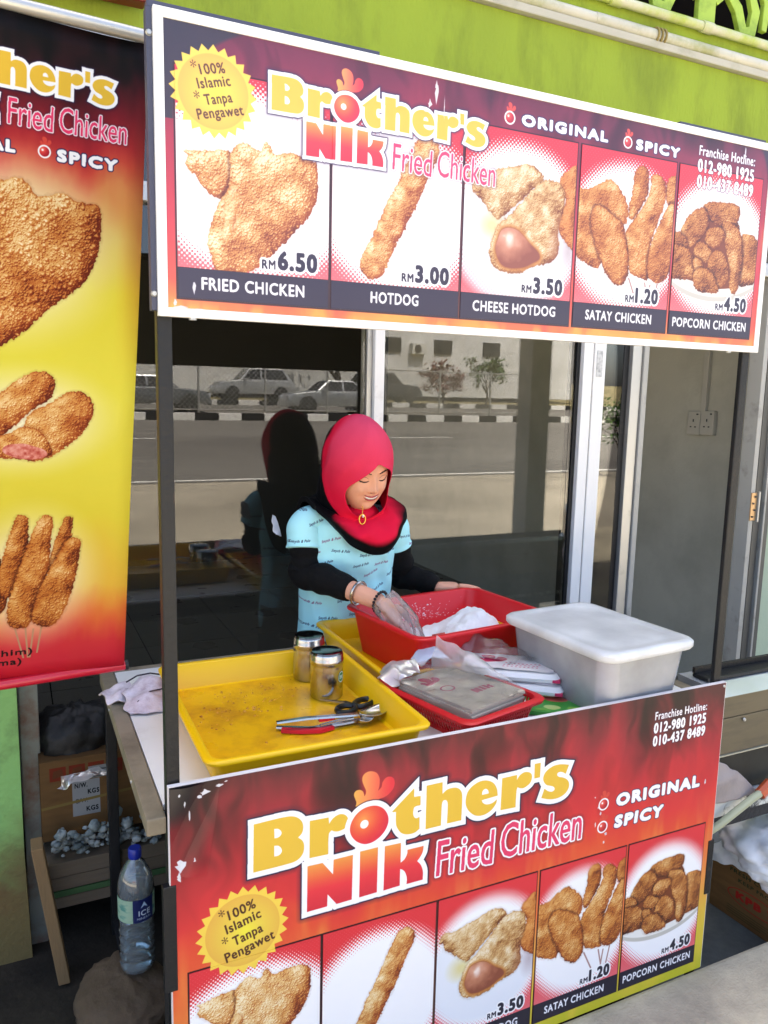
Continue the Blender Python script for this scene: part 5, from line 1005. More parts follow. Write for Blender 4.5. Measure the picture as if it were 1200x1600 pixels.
# chrome shakers
M['chrome']=mat('chrome','bdbcbc',.2,1,.5,.05,30); M['shaker_lid']=mat('dark_chrome','6a6560',.12,1,.5,.1,8); M['steel']=mat('stainless','b5b2ac',.22,1,.5,.08,20)
def art_badge():
    cv=Canvas(60,30,hexc('1f7a34'),ppm=6); t=np.linspace(0,6.28,60); cv.put(cv.poly([np.stack([30+29*np.cos(t),15+14*np.sin(t)],1)])-cv.poly([np.stack([30+27*np.cos(t),15+12*np.sin(t)],1)]),(1,1,1)); cv.put(text(cv,'DINE',(13,10),(47,10),10,.05),(1,1,1)); return cv
M['badge']=print_mat('badge_print',art_badge().image('badge_print'),.4,.5,.9)
def shaker(x,y,z,lab,rz,kind):
    t=thing('shaker','%s'%lab,'shaker',(x,y,z),math.radians(rz),'chrome shakers'); r=.0445
    MB().lathe([(r*.94,0),(r,.004),(r,.086),(r*.985,.089),(r*.985,.094)],n=40).build('canister',M['chrome'],t,smooth=True)
    MB().lathe([(r*1.01,.0945),(r*1.03,.097),(r*1.03,.108),(r*1.0,.111),(r*1.0,.120),(r*.97,.124)],n=40).build('lid_band',M['chrome'],t,smooth=True)
    MB().lathe([(r*.965,.1245),(r*.93,.129),(r*.80,.130),(r*.2,.1305)],n=40).build('lid_top',M['shaker_lid'],t,smooth=True)
    a0=-.32; n=12; w=.30 if kind=='oval' else .22; z0,z1=(.046,.078) if kind=='oval' else (.050,.084); m_=M['badge'] if kind=='oval' else M['label_white']
    b=MB(); v=[]; 
    if kind=='oval':
        c_=(r+.0006); v=[(c_*math.cos(0),c_*math.sin(0),.062)]+[(c_*math.cos(w*math.cos(k*.2618)),c_*math.sin(w*math.cos(k*.2618)),.062+.016*math.sin(k*.2618)) for k in range(24)]
        b.add(v,[(0,1+k,1+(k+1)%24) for k in range(24)])
    else:
        v=[((r+.0006)*math.cos(-w+2*w*i/n),(r+.0006)*math.sin(-w+2*w*i/n),zz) for zz in (z0,z1) for i in range(n+1)]; b.add(v,[(i,i+1,i+n+2,i+n+1) for i in range(n)])
    o=b.build('badge',m_,t)
    if kind=='oval': set_uv(o,lambda c:(.5+math.atan2(c.y,c.x)/w/2,.5+(c.z-.062)/.032))
M['label_white']=mat('paper_label_white','d6d2ca',.6,col2='3a3a3a',c2s=140,c2t=.62,c2w=.03)
shaker(.505,.448,TZ+.0065,'chrome shaker with green oval badge, nearer the scissors',-50,'oval'); shaker(.508,.598,TZ+.0065,'chrome shaker with white paper label, behind the other in the tray corner',-48,'rect')
# scissors and tongs
sc=thing('scissors','kitchen scissors with black handles lying in the yellow tray','scissors',(0,0,0)); z=TZ+.013
tip=onZ(500,1094,z); piv=onZ(540,1098,z); M['black_plastic']=mat('black_plastic','121214',.3)
d=(piv-tip).normalized(); n_=Vector((-d.y,d.x,0))
for s in (1,-1):
    b=MB(); b.loft([[tip+n_*.001*s+Vector((0,0,.001*s)),tip+Vector((0,0,.001*s)),tip+Vector((0,0,.001*s+.0015)),tip+n_*.001*s+Vector((0,0,.0015+.001*s))],[piv+n_*.007+Vector((0,0,.001*s)),piv-n_*.007+Vector((0,0,.001*s)),piv-n_*.007+Vector((0,0,.001*s+.0018)),piv+n_*.007+Vector((0,0,.001*s+.0018))]]).build('blade',M['steel'],sc)
for (cx_,cy_,a_,b_,rot) in ((541,1108,.0265,.021,.35),(568,1098,.031,.019,.45)):
    c=onZ(cx_,cy_,z+.008); rings=[]
    for i in range(29):
        t=2*math.pi*i/28; p=c+Vector((a_*math.cos(t)*math.cos(rot)-b_*math.sin(t)*math.sin(rot),a_*math.cos(t)*math.sin(rot)+b_*math.sin(t)*math.cos(rot),0)); o_=(p-c).normalized()
        rings.append([p+o_*.0075*math.cos(k*math.pi/4)+Vector((0,0,.008*math.sin(k*math.pi/4))) for k in range(8)])
    MB().loft(rings,False,False).build('handle',M['black_plastic'],sc,smooth=True)
MB().tube([piv,onZ(549,1101,z+.004)],.006,8).build('shank',M['black_plastic'],sc,smooth=True)
tg=thing('tongs','steel tongs with red grips lying in the yellow tray','tongs',(0,0,0)); M['red_grip']=mat('red_grip','d0182c',.35)
def strip(name,pts,w,th,m,par,tw=0):
    P=[Vector(p) for p in pts]; r=[]
    for i,p in enumerate(P):
        dd=(P[min(i+1,len(P)-1)]-P[max(i-1,0)]).normalized(); o_=Vector((-dd.y,dd.x,0)).normalized(); ww=w[i] if isinstance(w,list) else w; r.append([p-o_*ww,p+o_*ww,p+o_*ww*.8+Vector((0,0,th)),p-o_*ww*.8+Vector((0,0,th))])
    return MB().loft(r).build(name,m,par,smooth=True)
zz=TZ+.009
A0,A1,A2,A3=onZ(432,1130,zz+.030),onZ(480,1123,zz+.03),onZ(535,1119,zz+.028),onZ(578,1113,zz+.014)
strip('arm',[A0,A1,A2,onZ(560,1117,zz+.02)],[.006,.008,.008,.009],.004,M['steel'],tg)
strip('arm',[onZ(432,1137,zz+.004),onZ(485,1139,zz+.004),onZ(540,1130,zz+.004),onZ(562,1125,zz+.006)],[.006,.008,.008,.008],.004,M['steel'],tg)
strip('grip',[onZ(440,1143,zz),onZ(470,1144,zz),onZ(500,1143,zz),onZ(520,1138,zz)],[.009,.011,.011,.009],.008,M['red_grip'],tg); strip('grip',[onZ(498,1127,zz+.022),onZ(510,1125,zz+.022),onZ(522,1123,zz+.022)],[.006,.008,.006],.008,M['red_grip'],tg)
strip('arm',[onZ(500,1134,zz+.012),onZ(530,1126,zz+.014),onZ(552,1122,zz+.016)],[.003,.005,.006],.003,M['steel'],tg)
def scoop(c,L,wd,h,name,ang,dish):
    rows=[]; ca,sa=math.cos(ang),math.sin(ang)
    for j in range(11):
        v=j/10*2-1; rows.append([(c.x+ca*u*L-sa*v*wd*math.sqrt(max(0,1-u*u)),c.y+sa*u*L+ca*v*wd*math.sqrt(max(0,1-u*u)),c.z+dish*(u*u*.5+v*v)*h) for u in [i/14*2-1 for i in range(15)]])
    o=MB().loft(rows,False,False,closed=False).build(name,M['steel'],tg,smooth=True,ang=0); md=o.modifiers.new('t','SOLIDIFY'); md.thickness=.0015; bake(o); return o
c=onZ(585,1119,zz+.006); scoop(c,.050,.028,.014,'scoop',.35,1)
c=onZ(572,1130,zz+.004); scoop(c,.022,.013,.010,'scoop',.2,1)
# cloth rag on the table's left corner
M['rag']=mat('lilac_rag','cfc4cb',.95,0,.2,.1,16,.3,90,col2='a08a90',c2s=14,c2t=.6)
rg=thing('rag','crumpled pale rag with dark hem on the left corner of the table','rag',(0,0,0))
Zr=TZ+.002
def rp(px,py,dz=0): p=onZ(px,py,Zr); return (p.x,p.y,p.z+dz)
wrap_sheet('fold',M['rag'],[[rp(152,1086,.004),rp(175,1082,.012),rp(195,1078,.010)],[rp(165,1094,.010),rp(185,1092,.030),rp(205,1086,.022)],[rp(170,1100,.0),rp(190,1102,.006),rp(210,1096,.006)]],.005,.012,26,3,rg)
wrap_sheet('fold',M['rag'],[[rp(195,1080,.008),rp(225,1073,.020),rp(268,1070,.010)],[rp(192,1096,.030),rp(228,1090,.045),rp(270,1084,.030)],[rp(196,1108,.014),rp(232,1108,.030),rp(270,1098,.018)],[rp(205,1118,.0),rp(235,1117,.002),rp(266,1108,.004)]],.005,.014,24,7,rg)
M['dark_thread']=mat('dark_thread','2e2630',.8)
MB().tube([rp(198,1092,.047),rp(215,1086,.055),rp(235,1080,.052),rp(255,1076,.040)],.0022,5).build('hem_line',M['dark_thread'],rg); MB().tube([rp(215,1112,.026),rp(235,1104,.042),rp(255,1096,.036)],.0018,5).build('hem_line',M['dark_thread'],rg)
# ---------------------------------------------------------------- under and left of the table
def crate_print():
    cv=Canvas(400,240,hexc('a07848'),ppm=1.5); X,Y=np.meshgrid(cv.X,cv.Y); cv.a*=(.92+.16*fbm(X/60,Y/12,4,4))[...,None]; red=hexc('b03a22')
    for i in range(5): cv.put(cv.poly([np.array([(40+i*62,178),(92+i*62,178),(92+i*62,218),(40+i*62,218)])]),red,.85); cv.put(cv.poly([np.array([(48+i*62,186),(84+i*62,190),(80+i*62,212),(52+i*62,208)])]),hexc('8a5a34'),.8)
    cv.put(cv.poly([np.array([(110,62),(200,62),(200,168),(110,168)])]),hexc('d2d6d6')); cv.put(cv.poly([np.array([(164,170),(244,170),(244,206),(164,206)])]),hexc('c6cac8'))
    k=hexc('20242a'); cv.put(text(cv,'N/W.',(118,146),(160,146),15,.05),k); cv.put(text(cv,'KGS',(160,124),(198,124),15,.06),k); cv.put(text(cv,'G/W.',(118,100),(160,100),14,.03),k,.7); cv.put(text(cv,'KGS',(154,72),(194,72),15,.06),k)
    for i in range(3): cv.put(cv.poly([np.array([(170,196-i*10),(234-i*12,196-i*10),(234-i*12,192-i*10),(170,192-i*10)])]),k,.5)
    cv.put(cv.poly([np.array([(0,96),(400,118),(400,126),(0,104)])]),hexc('b39a54')); return cv
M['crate_print']=print_mat('carton_print',crate_print().image('carton_print'),.85,.2,.30); M['carton']=mat('carton','4a361e',.9,0,.2,.12,6,.1,40)  # low gain on the left carton's print puts the under-table shade into it
p0,p1=onY(66,1318,.93),onY(230,1293,.93)
bx2=thing('cardboard_carton','brown carton with white weight labels under the left end of the table','carton',(p0.x,.93,p0.z),0)
wC=p1.x-p0.x+.02; hC=.255
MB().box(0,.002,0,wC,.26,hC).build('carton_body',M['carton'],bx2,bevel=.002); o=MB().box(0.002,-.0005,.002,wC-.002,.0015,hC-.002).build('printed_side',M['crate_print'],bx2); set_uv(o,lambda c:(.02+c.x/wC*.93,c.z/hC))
blk=mat('black_bag','060606',.6,0,.5,.2,6,.5,30); q=onY(118,1165,1.0); o=blob('black_bag',blk,(q.x,1.05,q.z),(.14,.10,.125),.22,4,None,8,22); tag(o,'black plastic bag slumped on top of the brown carton','bag')
q=onY(190,1160,1.08); o=blob('grey_bag',mat('grey_bag','2b2826',.6,0,.4,.2,6,.5,30),(q.x+.02,1.12,q.z-.03),(.13,.07,.14),.22,8,None,8,22); tag(o,'dark grey sack behind the black bag','bag')
o=wrap_sheet('clear_bag',M['film_milky'],[[onY(85,1215,.94),onY(130,1205,.92),onY(172,1192,.94)],[onY(85,1235,.92),onY(130,1222,.90),onY(175,1205,.92)]],0,.015,22,31); tag(o,'clear crumpled bag hanging over the carton edge','bag')
# foam scraps, boards, plank, bottle, stone
M['foam']=mat('blue_foam','5f6a6a',.9,0,.2,.25,14,.4,60,col2='a9b0ae',c2s=10,c2t=.54)  # foam colour darkened to carry the shade below the table
R=random.Random(3); b=MB()
for i in range(150):
    px=R.uniform(84,268); py=1326-.19*(px-86)+R.gauss(0,9)-(10 if R.random()<.15 else 0); q=onY(px,py,.90+R.uniform(-.04,.05)); k=R.uniform(.4,1.1); n_=6; rr=[]
    for j in range(n_+1):
        v=-math.pi/2+math.pi*j/n_; rr.append([q+Vector((math.cos(u)*math.cos(v)*.014,math.sin(u)*math.cos(v)*.012,math.sin(v)*.010))*k*(1+.45*noise3((math.cos(u)*math.cos(v),math.sin(u),math.sin(v)),1.6,i)) for u in [x*math.pi/5 for x in range(10)]])
    b.loft(rr)
for (px,py) in ((95,1305),(148,1290),(199,1285),(182,1268)):
    q=onY(px,py,.86); rr=[]
    for j in range(9):
        v=-math.pi/2+math.pi*j/8; rr.append([q+Vector((math.cos(u)*math.cos(v)*.017,math.sin(u)*math.cos(v)*.014,math.sin(v)*.017))*(1+.55*noise3((math.cos(u)*math.cos(v),math.sin(u),math.sin(v)),1.8,px)) for u in [x*math.pi/7 for x in range(14)]])
    b.loft(rr)
o=b.build('foam_scraps',M['foam'],smooth=True,ang=0); o['kind']='stuff'
M['board_wood']=mat('weathered_board','5f5446',.85,0,.2,.2,4,.3,30,aniso=(.15,2,2),col2='6b6050',c2s=6,c2t=.55); M['green_board']=mat('green_board','3f5a38',.8,0,.2,.2,4,.2,30); M['pine']=mat('pine_plank','7d6546',.8,0,.2,.15,5,.2,40,aniso=(3,3,.3))
for k,(py0,py1,m_,lab) in enumerate(((1352,1375,'board_wood','topmost weathered board of the low stack under the carton'),(1376,1397,'board_wood','brown board in the middle of the low stack'),(1399,1409,'green_board','thin green board in the low stack'),(1410,1428,'board_wood','bottom board of the low stack under the carton'))):
    a=onY(78,py0,.88); c=onY(78,py1,.88); e=onY(262,py0-32,.88); t=MB().box(-.205,0,c.z,.30,.30,a.z-.001).build('wooden_board',M[m_],bevel=.003); t.location=(.0,.88+.004*k,0); tag(t,lab,'board')
a0,a1=onY(57,1318,.85),onY(100,1526,.80); b=MB(); dv=(a1-a0).normalized(); sx=Vector((1,0,0))*.016; sy=Vector((0,1,0))*.035
o=b.loft([[a0-sx-sy,a0+sx-sy,a0+sx+sy,a0-sx+sy],[a1-sx-sy,a1+sx-sy,a1+sx+sy,a1-sx+sy]]).build('timber_plank',M['pine'],bevel=.003); tag(o,'short timber plank leaning against the green pillar','plank')
bt=onY(213,1508,.60); bo=thing('water_bottle','large clear water bottle with blue cap and label beside the table leg','bottle',(bt.x+.004,.60,bt.z))
M['pet']=film('clear_pet',(.90,.95,.97),1,.04,2.6,.20,(.8,.88,.92)); M['blue_cap']=mat('blue_cap','1a2a8c',.35); M['water']=film('water',(.72,.82,.84),1,.02,1.2)
prof=[(.040,0),(.046,.006),(.048,.02)]
for k in range(5): prof+=[(.048,.03+k*.024),(.0455,.036+k*.024),(.048,.042+k*.024)]
prof+=[(.0475,.160),(.0475,.225),(.049,.232),(.048,.255),(.040,.285),(.024,.312),(.014,.322),(.013,.330)]
MB().lathe(prof,n=32,cap=False).build('bottle_body',M['pet'],bo,smooth=True,ang=60)
MB().lathe([(.017,.326),(.0175,.330),(.0175,.350),(.015,.354)],n=24).build('cap',M['blue_cap'],bo,smooth=True)
MB().lathe([(r-.002,z) for r,z in prof if z<.24]+[(.045,.24)],n=32).build('water',M['water'],bo,smooth=True,ang=60)
def art_label():
    cv=Canvas(300,65,hexc('a9c6a8'),ppm=2); X,Y=np.meshgrid(cv.X,cv.Y); cv.put(np.clip((fbm(X/30,Y/12,3,3)-.5)*5,0,1),hexc('5f9a8a')); cv.put(cv.poly([np.array([(60,0),(120,0),(120,65),(60,65)])]),hexc('18245e')); cv.put(cv.poly([np.array([(210,0),(270,0),(270,65),(210,65)])]),hexc('18245e'))
    for x in (62,212): cv.put(text(cv,'ICE',(x+12,18),(x+46,18),16,.05),(.85,.9,.95)); cv.put(text(cv,'MINERAL',(x+8,7),(x+50,7),7,.04),(.85,.9,.95)); cv.put(cv.poly([np.array([(x+18,40),(x+28,58),(x+38,40),(x+28,46)])]),(.75,.85,.95))
    return cv
b=MB(); n=36; b.add([(.0485*math.cos(2*math.pi*i/n),.0485*math.sin(2*math.pi*i/n),z) for z in (.160,.226) for i in range(n+1)],[(i,i+1,i+n+2,i+n+1) for i in range(n)]); o=b.build('label',print_mat('bottle_label',art_label().image('bottle_label'),.4,.5,.8),bo,smooth=True,ang=0); uv=o.data.uv_layers.new(name='print')
for l in o.data.loops: k=l.vertex_index; uv.data[l.index].uv=((k%(n+1))/n,k//(n+1))
M['stone']=mat('sand_brick','5f4f3e',.95,0,.2,.25,9,.6,40,col2='5a4c3e',c2s=6,c2t=.55)
q=onY(178,1525,.52); o=blob('rough_stone',M['stone'],(q.x+.03,.58,-.035),(.125,.16,.075),.14,12,None,5,24,.75); tag(o,'rough brown stone block under the water bottle','stone'); o=blob('rough_stone',M['stone'],(q.x+.015,.50,-.075),(.11,.12,.05),.14,15,None,5,22,.6); tag(o,'lower brown stone block in front of the bottle','stone')
# ---------------------------------------------------------------- right of the stall
M['cab_steel']=mat('brushed_steel','6b6454',.48,.6,.5,.15,5,.05,60,aniso=(1,1,6),col2='57534a',c2s=3,c2t=.6); M['cab_dark']=mat('sooty_steel','343532',.5,.5,.5,.2,5,.05,40,col2='2c2c2a',c2s=4,c2t=.55)
cb=thing('steel_cooker','stainless steel cooker cabinet standing right of the stall','cooker',(1.56,.06,0))
zt=.802
MB().box(0,0,.715,1.3,.15,zt-.02).build('top_panel',M['cab_steel'],cb,bevel=.004); b=MB(); b.loft([[(-.004,-.004,zt-.019),(1.3,-.004,zt-.019),(1.3,.03,zt),(-.004,.03,zt)],[(-.004,-.002,zt-.019),(1.3,-.002,zt-.019),(1.3,.15,zt),(-.004,.15,zt)]]); b=MB(); b.add([(-.004,-.006,zt-.0185),(1.3,-.006,zt-.0185),(1.3,.05,zt+.004),(-.004,.05,zt+.004),(1.3,.15,zt+.004),(-.004,.15,zt+.004),(-.004,.15,zt-.0185),(1.3,.15,zt-.0185)],[(0,1,2,3),(3,2,4,5),(0,3,5,6),(1,7,4,2),(5,4,7,6),(0,6,7,1)]); b.build('worktop_edge',mat('bright_steel','cdd3d8',.25,.6),cb)
MB().box(0.002,.004,.60,1.3,.15,.712).build('drawer_panel',M['cab_steel'],cb,bevel=.003); MB().box(0.004,.010,.47,1.3,.15,.597).build('lower_panel',M['cab_dark'],cb,bevel=.003)
MB().box(.0,.0,.596,1.3,.01,.5995).build('trim',mat('trim','b9b6a4',.4,.5),cb); MB().box(-.02,-.012,.415,1.3,.03,.466).build('bottom_rail',mat('peeling_rail','c9ccc8',.6,.2,var=.1,col2='2a2c2a',c2s=16,c2t=.52,c2w=.04),cb,bevel=.003); MB().box(-.02,.0,.37,1.3,.05,.413).build('under_rail',M['black_steel'],cb)
for x in (.05,1.24): MB().box(x,.06,-.1,x+.035,.095,.37).build('leg',M['black_steel'],cb)
for (x,z) in ((.115,.70),(.01,.707)): MB().lathe([(.006,0),(.004,.004)],n=10).build('screw',M['alu'],cb,smooth=True).matrix_local=Matrix.Translation((x,.0,z))@Matrix.Rotation(math.pi/2,4,'X')
gd=thing('griddle','black griddle plate on top of the steel cooker','griddle',(1.575,.115,zt+.005)); MB().box(0,0,0,1.2,.06,.012).build('plate',M['black_steel'],gd,bevel=.005); MB().box(0,.05,.012,1.2,.06,.03).build('splash_rim',M['black_steel'],gd)
hp=thing('gas_hose','pale green gas hose with orange clip running across the cooker','hose')
pts=[onY(1104,1302,.03),onY(1125,1288,.02),onY(1150,1268,.015),onY(1175,1248,.015),onY(1192,1236,.02),onY(1225,1215,.03)]
MB().tube(pts,.011,10).build('hose_run',mat('hose','9fa285',.45),hp,smooth=True); MB().tube([pts[4]-Vector((.012,0,.008)),pts[4]+Vector((.03,0,.02))],.017,8).build('clip',mat('orange_clip','b0502a',.4),hp,smooth=True)
def art_carton():
    cv=Canvas(300,240,hexc('8a6238'),ppm=1.5); X,Y=np.meshgrid(cv.X,cv.Y); cv.a*=(.9+.2*fbm(X/50,Y/10,4,14))[...,None]; red=hexc('c02a1c'); t=np.linspace(0,6.28,60)
    cv.put(cv.poly([np.stack([150+92*np.cos(t),110+38*np.sin(t)],1)])-cv.poly([np.stack([150+89*np.cos(t),110+35*np.sin(t)],1)]),red); cv.put(text(cv,'KPB 7',(86,96),(214,96),32,.09),red)
    g=hexc('3a4426'); cv.put(text(cv,'FRESH CHICKEN',(60,196),(250,196),17,.06),g); cv.put(text(cv,'KEEP FROZEN',(90,168),(240,168),15,.06),g)
    for i in range(4): cv.put(cv.poly([np.array([(60,52-i*10),(230-i*18,52-i*10),(230-i*18,49-i*10),(60,49-i*10)])]),g,.6)
    return cv
ctn=thing('cardboard_carton','brown carton with red oval print under the white bag','carton',(0,0,0))
A_=onZ(1108,1410,-.098); B_=onZ(1192,1468,-.098); dv=(B_-A_); dv.z=0; dv=dv.normalized(); nv=Vector((-dv.y,dv.x,0)); 
if nv.x<0: nv=-nv
L_=.34; hh=.20; W2=.3
q=[A_,A_+dv*L_,A_+dv*L_+nv*W2,A_+nv*W2]; MB().loft([[p+nv*.0015*(1 if i in(0,1) else 0) for i,p in enumerate(q)],[p+nv*.0015*(1 if i in(0,1) else 0)+Vector((0,0,hh)) for i,p in enumerate(q)]]).build('carton_body',M['carton'],ctn)
o=MB().add([q[0],q[1],q[1]+Vector((0,0,hh)),q[0]+Vector((0,0,hh))],[(0,1,2,3)]).build('printed_side',print_mat('carton_print_right',art_carton().image('carton_print_right'),.85,.2,.7),ctn); uv=o.data.uv_layers.new(name='print')
for l in o.data.loops:
    p=o.data.vertices[l.vertex_index].co; uv.data[l.index].uv=((p-A_).xy.dot(dv.xy)/L_,(p.z-A_.z)/hh)
M['white_bag']=mat('white_plastic_bag','f6f4f2',.45,0,.5,.04,8,.5,14,col2='d6c4c8',c2s=4,c2t=.58)
wb=thing('carrier_bag','bulging white plastic bag on the brown carton by the hose','bag',(0,0,0)); c=(A_+dv*.20+nv*.12+Vector((0,0,hh+.085)))
blob('bag_body',M['white_bag'],c,(.20,.24,.125),.13,23,wb,7,48)
def br(px,py,s): p=onZ(px,py,-.098); return p
def onB(px,py,off):   # point on the sight line at a depth near the carton front
    d=Vector(_ray(px,py)); o_=Vector(CAM); k=((A_-nv*off)-o_).dot(nv)/d.dot(nv); return o_+d*k
wrap_sheet('draped_edge',M['white_bag'],[[onB(1108,1322,.004),onB(1145,1300,-.02),onB(1190,1285,-.04),onB(1240,1270,-.05)],[onB(1106,1335,.008),onB(1140,1335,.02),onB(1185,1345,.02),onB(1240,1352,.02)],[onB(1108,1342,.012),onB(1145,1352,.016),onB(1185,1372,.018),onB(1240,1390,.018)]],.002,.012,22,5,wb)

gs_=thing('grey_sheet','wrinkled grey plastic sheet hanging against the dark cooker panel','sheet',(0,0,0))
wrap_sheet('sheet',mat('grey_plastic_sheet','8d8482',.5,0,.5,.1,8,.2,40),[[onY(1100,1196,.045),onY(1122,1190,.04),onY(1135,1196,.045)],[onY(1098,1225,.03),onY(1135,1222,.025),onY(1170,1222,.045)],[onY(1096,1262,.03),onY(1140,1252,.03),onY(1186,1238,.045)]],.002,.006,20,41,gs_)

# ---------------------------------------------------------------- the woman behind the table
M['skin']=mat('skin','dda284',.48,0,.45,.10,26,.10,160,sss=.12)
M['lip']=mat('lips','b0504e',.4,0,.5,.06,40); M['teeth']=mat('teeth','e8e2d8',.3); M['brow']=mat('brow_hair','2a1a14',.8); M['lash']=mat('lash','1a100e',.7)
M['black_knit']=mat('black_jersey','060607',.85,0,.25,.25,20,.25,140); M['dark_skirt']=mat('dark_skirt','14141a',.85,0,.25,.2,8,.2,60)
wm=thing('person','woman in red and black headscarf and aqua printed shirt working flour in a basin','person',(0,0,0))
s=1.13
HC=onY(563,733,.885); YAWH=math.radians(3); PIT=math.radians(21)
HM=Matrix.Translation(HC)@Matrix.Rotation(YAWH,4,'Z')@Matrix.Rotation(math.radians(-3),4,'Y')@Matrix.Rotation(PIT,4,'X')
ax,ay,az=.074*s,.098*s,.122*s
def gs(x,z,cx,cz,sx,sz): return math.exp(-((x-cx)/sx)**2-((z-cz)/sz)**2)
def face_y(x,z):
    """front surface of the face, metres in the head frame (x across, z up)"""
    X,Z=x/s*1000,z/s*1000
    jaw=1-.30*max(0,min(1,(-Z-20)/105))**1.4; a=74*jaw; q=1-(abs(X)/a)**2.3-(abs(Z)/(124 if Z>0 else 126))**2.4
    y=-98*max(q,0)**.5*(.93)
    ax_=abs(X)
    d=0
    d+=17*gs(X,Z,0,-18,9.5,11)+10*gs(X,Z,0,2,7,16)+5*gs(ax_,Z,11,-22,6,6)     # nose, bridge, wings
    d-=9*gs(ax_,Z,30,14,17,10); d+=6.5*gs(ax_,Z,31,13,13,7.5)                   # sockets, lids
    d+=5*gs(ax_,Z,28,32,20,6)                                                  # brow ridge
    d+=7*gs(ax_,Z,38,-22,16,15)                                                # smiling cheeks
    d-=3.0*gs(ax_,Z,30,-44,6,10)                                               # smile folds
    d+=5*gs(X,Z,0,-50,22,12); d-=4*gs(X,Z,0,-66,18,6); d+=8*gs(X,Z,0,-88,17,12)  # mouth, chin
    d-=2.5*gs(X,Z,0,-38,4,5)
    return (y-d)/1000*s
b=MB(); nr,na=34,64; rows=[]
for j in range(nr+1):
    r=(j/nr)**.9*.985; row=[]
    for i in range(na):
        t=2*math.pi*i/na; Z=math.sin(t)*r*123; jaw=1-.30*max(0,min(1,(-Z-20)/105))**1.4; X=math.cos(t)*r*74*jaw; x,z=X/1000*s,Z/1000*s
        row.append((x,face_y(x,z) if j<nr else face_y(x,z)+0.0,z))
    rows.append(row)
back=[]
for k in range(1,9):
    ph=k/8*math.pi/2; row=[]
    for (x,y,z) in rows[-1]: row.append((x*math.cos(ph)*1.02,y*(1-k/8)+.098*s*.95*math.sin(ph),z*math.cos(ph)))
    back.append(row)
allr=rows+back; me_v=[HM@Vector(p) for r in allr for p in r]
# ---- body skeleton grown with a skin modifier
LS,RS=Vector((.640,.985,1.195)),Vector((.952,.995,1.185))     # shoulders, picture left and right
LE=onY(478,893,.955); LW=onY(602,944,.655); LH=onY(628,972,.615)
RE=Vector((1.020,1.035,.985)); RW=Vector((1.120,.940,.943)); RH=onY(720,918,.895)
J=[('pel',(.80,1.03,.74),.15,.10),('wai',(.80,1.03,.90),.135,.09),('che',(.795,1.025,1.08),.155,.10),('nec',(.788,.985,1.235),.062,.06),('hea',tuple(HM@Vector((0,.02,-.06))),.06,.06),
 ('ls',tuple(LS),.052,.052),('le',tuple(LE),.042,.042),('lw',tuple(LW),.029,.026),('rs',tuple(RS),.052,.052),('re',tuple(RE),.042,.042),('rw',tuple(RW),.029,.026),
 ('lh',(.71,1.03,.70),.09,.09),('lk',(.70,1.02,.34),.062,.062),('la',(.70,1.04,-.04),.042,.042),('lt',(.69,.93,-.075),.035,.025),('rh',(.89,1.03,.70),.09,.09),('rk',(.90,1.02,.34),.062,.062),('ra',(.90,1.04,-.04),.042,.042),('rt',(.91,.93,-.075),.035,.025)]
E_=[('pel','wai'),('wai','che'),('che','nec'),('nec','hea'),('che','ls'),('ls','le'),('le','lw'),('che','rs'),('rs','re'),('re','rw'),('pel','lh'),('lh','lk'),('lk','la'),('la','lt'),('pel','rh'),('rh','rk'),('rk','ra'),('ra','rt')]
def skin_mesh(J,E,root,sub=2):
    me=bpy.data.meshes.new('skin_chain'); ix={j[0]:i for i,j in enumerate(J)}; me.from_pydata([j[1] for j in J],[(ix[a],ix[b_]) for a,b_ in E],[]); o=bpy.data.objects.new('skin_chain',me); COL.objects.link(o)
    md=o.modifiers.new('skin','SKIN'); md.use_smooth_shade=True; md.branch_smoothing=.4
    for i,j in enumerate(J):
        v=me.skin_vertices[0].data[i]; v.radius=(j[2],j[3]); v.use_root=(j[0]==root)
    sm=o.modifiers.new('sub','SUBSURF'); sm.levels=sm.render_levels=sub
    dg=bpy.context.evaluated_depsgraph_get(); m2=bpy.data.meshes.new_from_object(o.evaluated_get(dg)); V=[v.co.copy() for v in m2.vertices]; Fc=[tuple(p.vertices) for p in m2.polygons]; bpy.data.objects.remove(o); bpy.data.meshes.remove(m2); return V,Fc
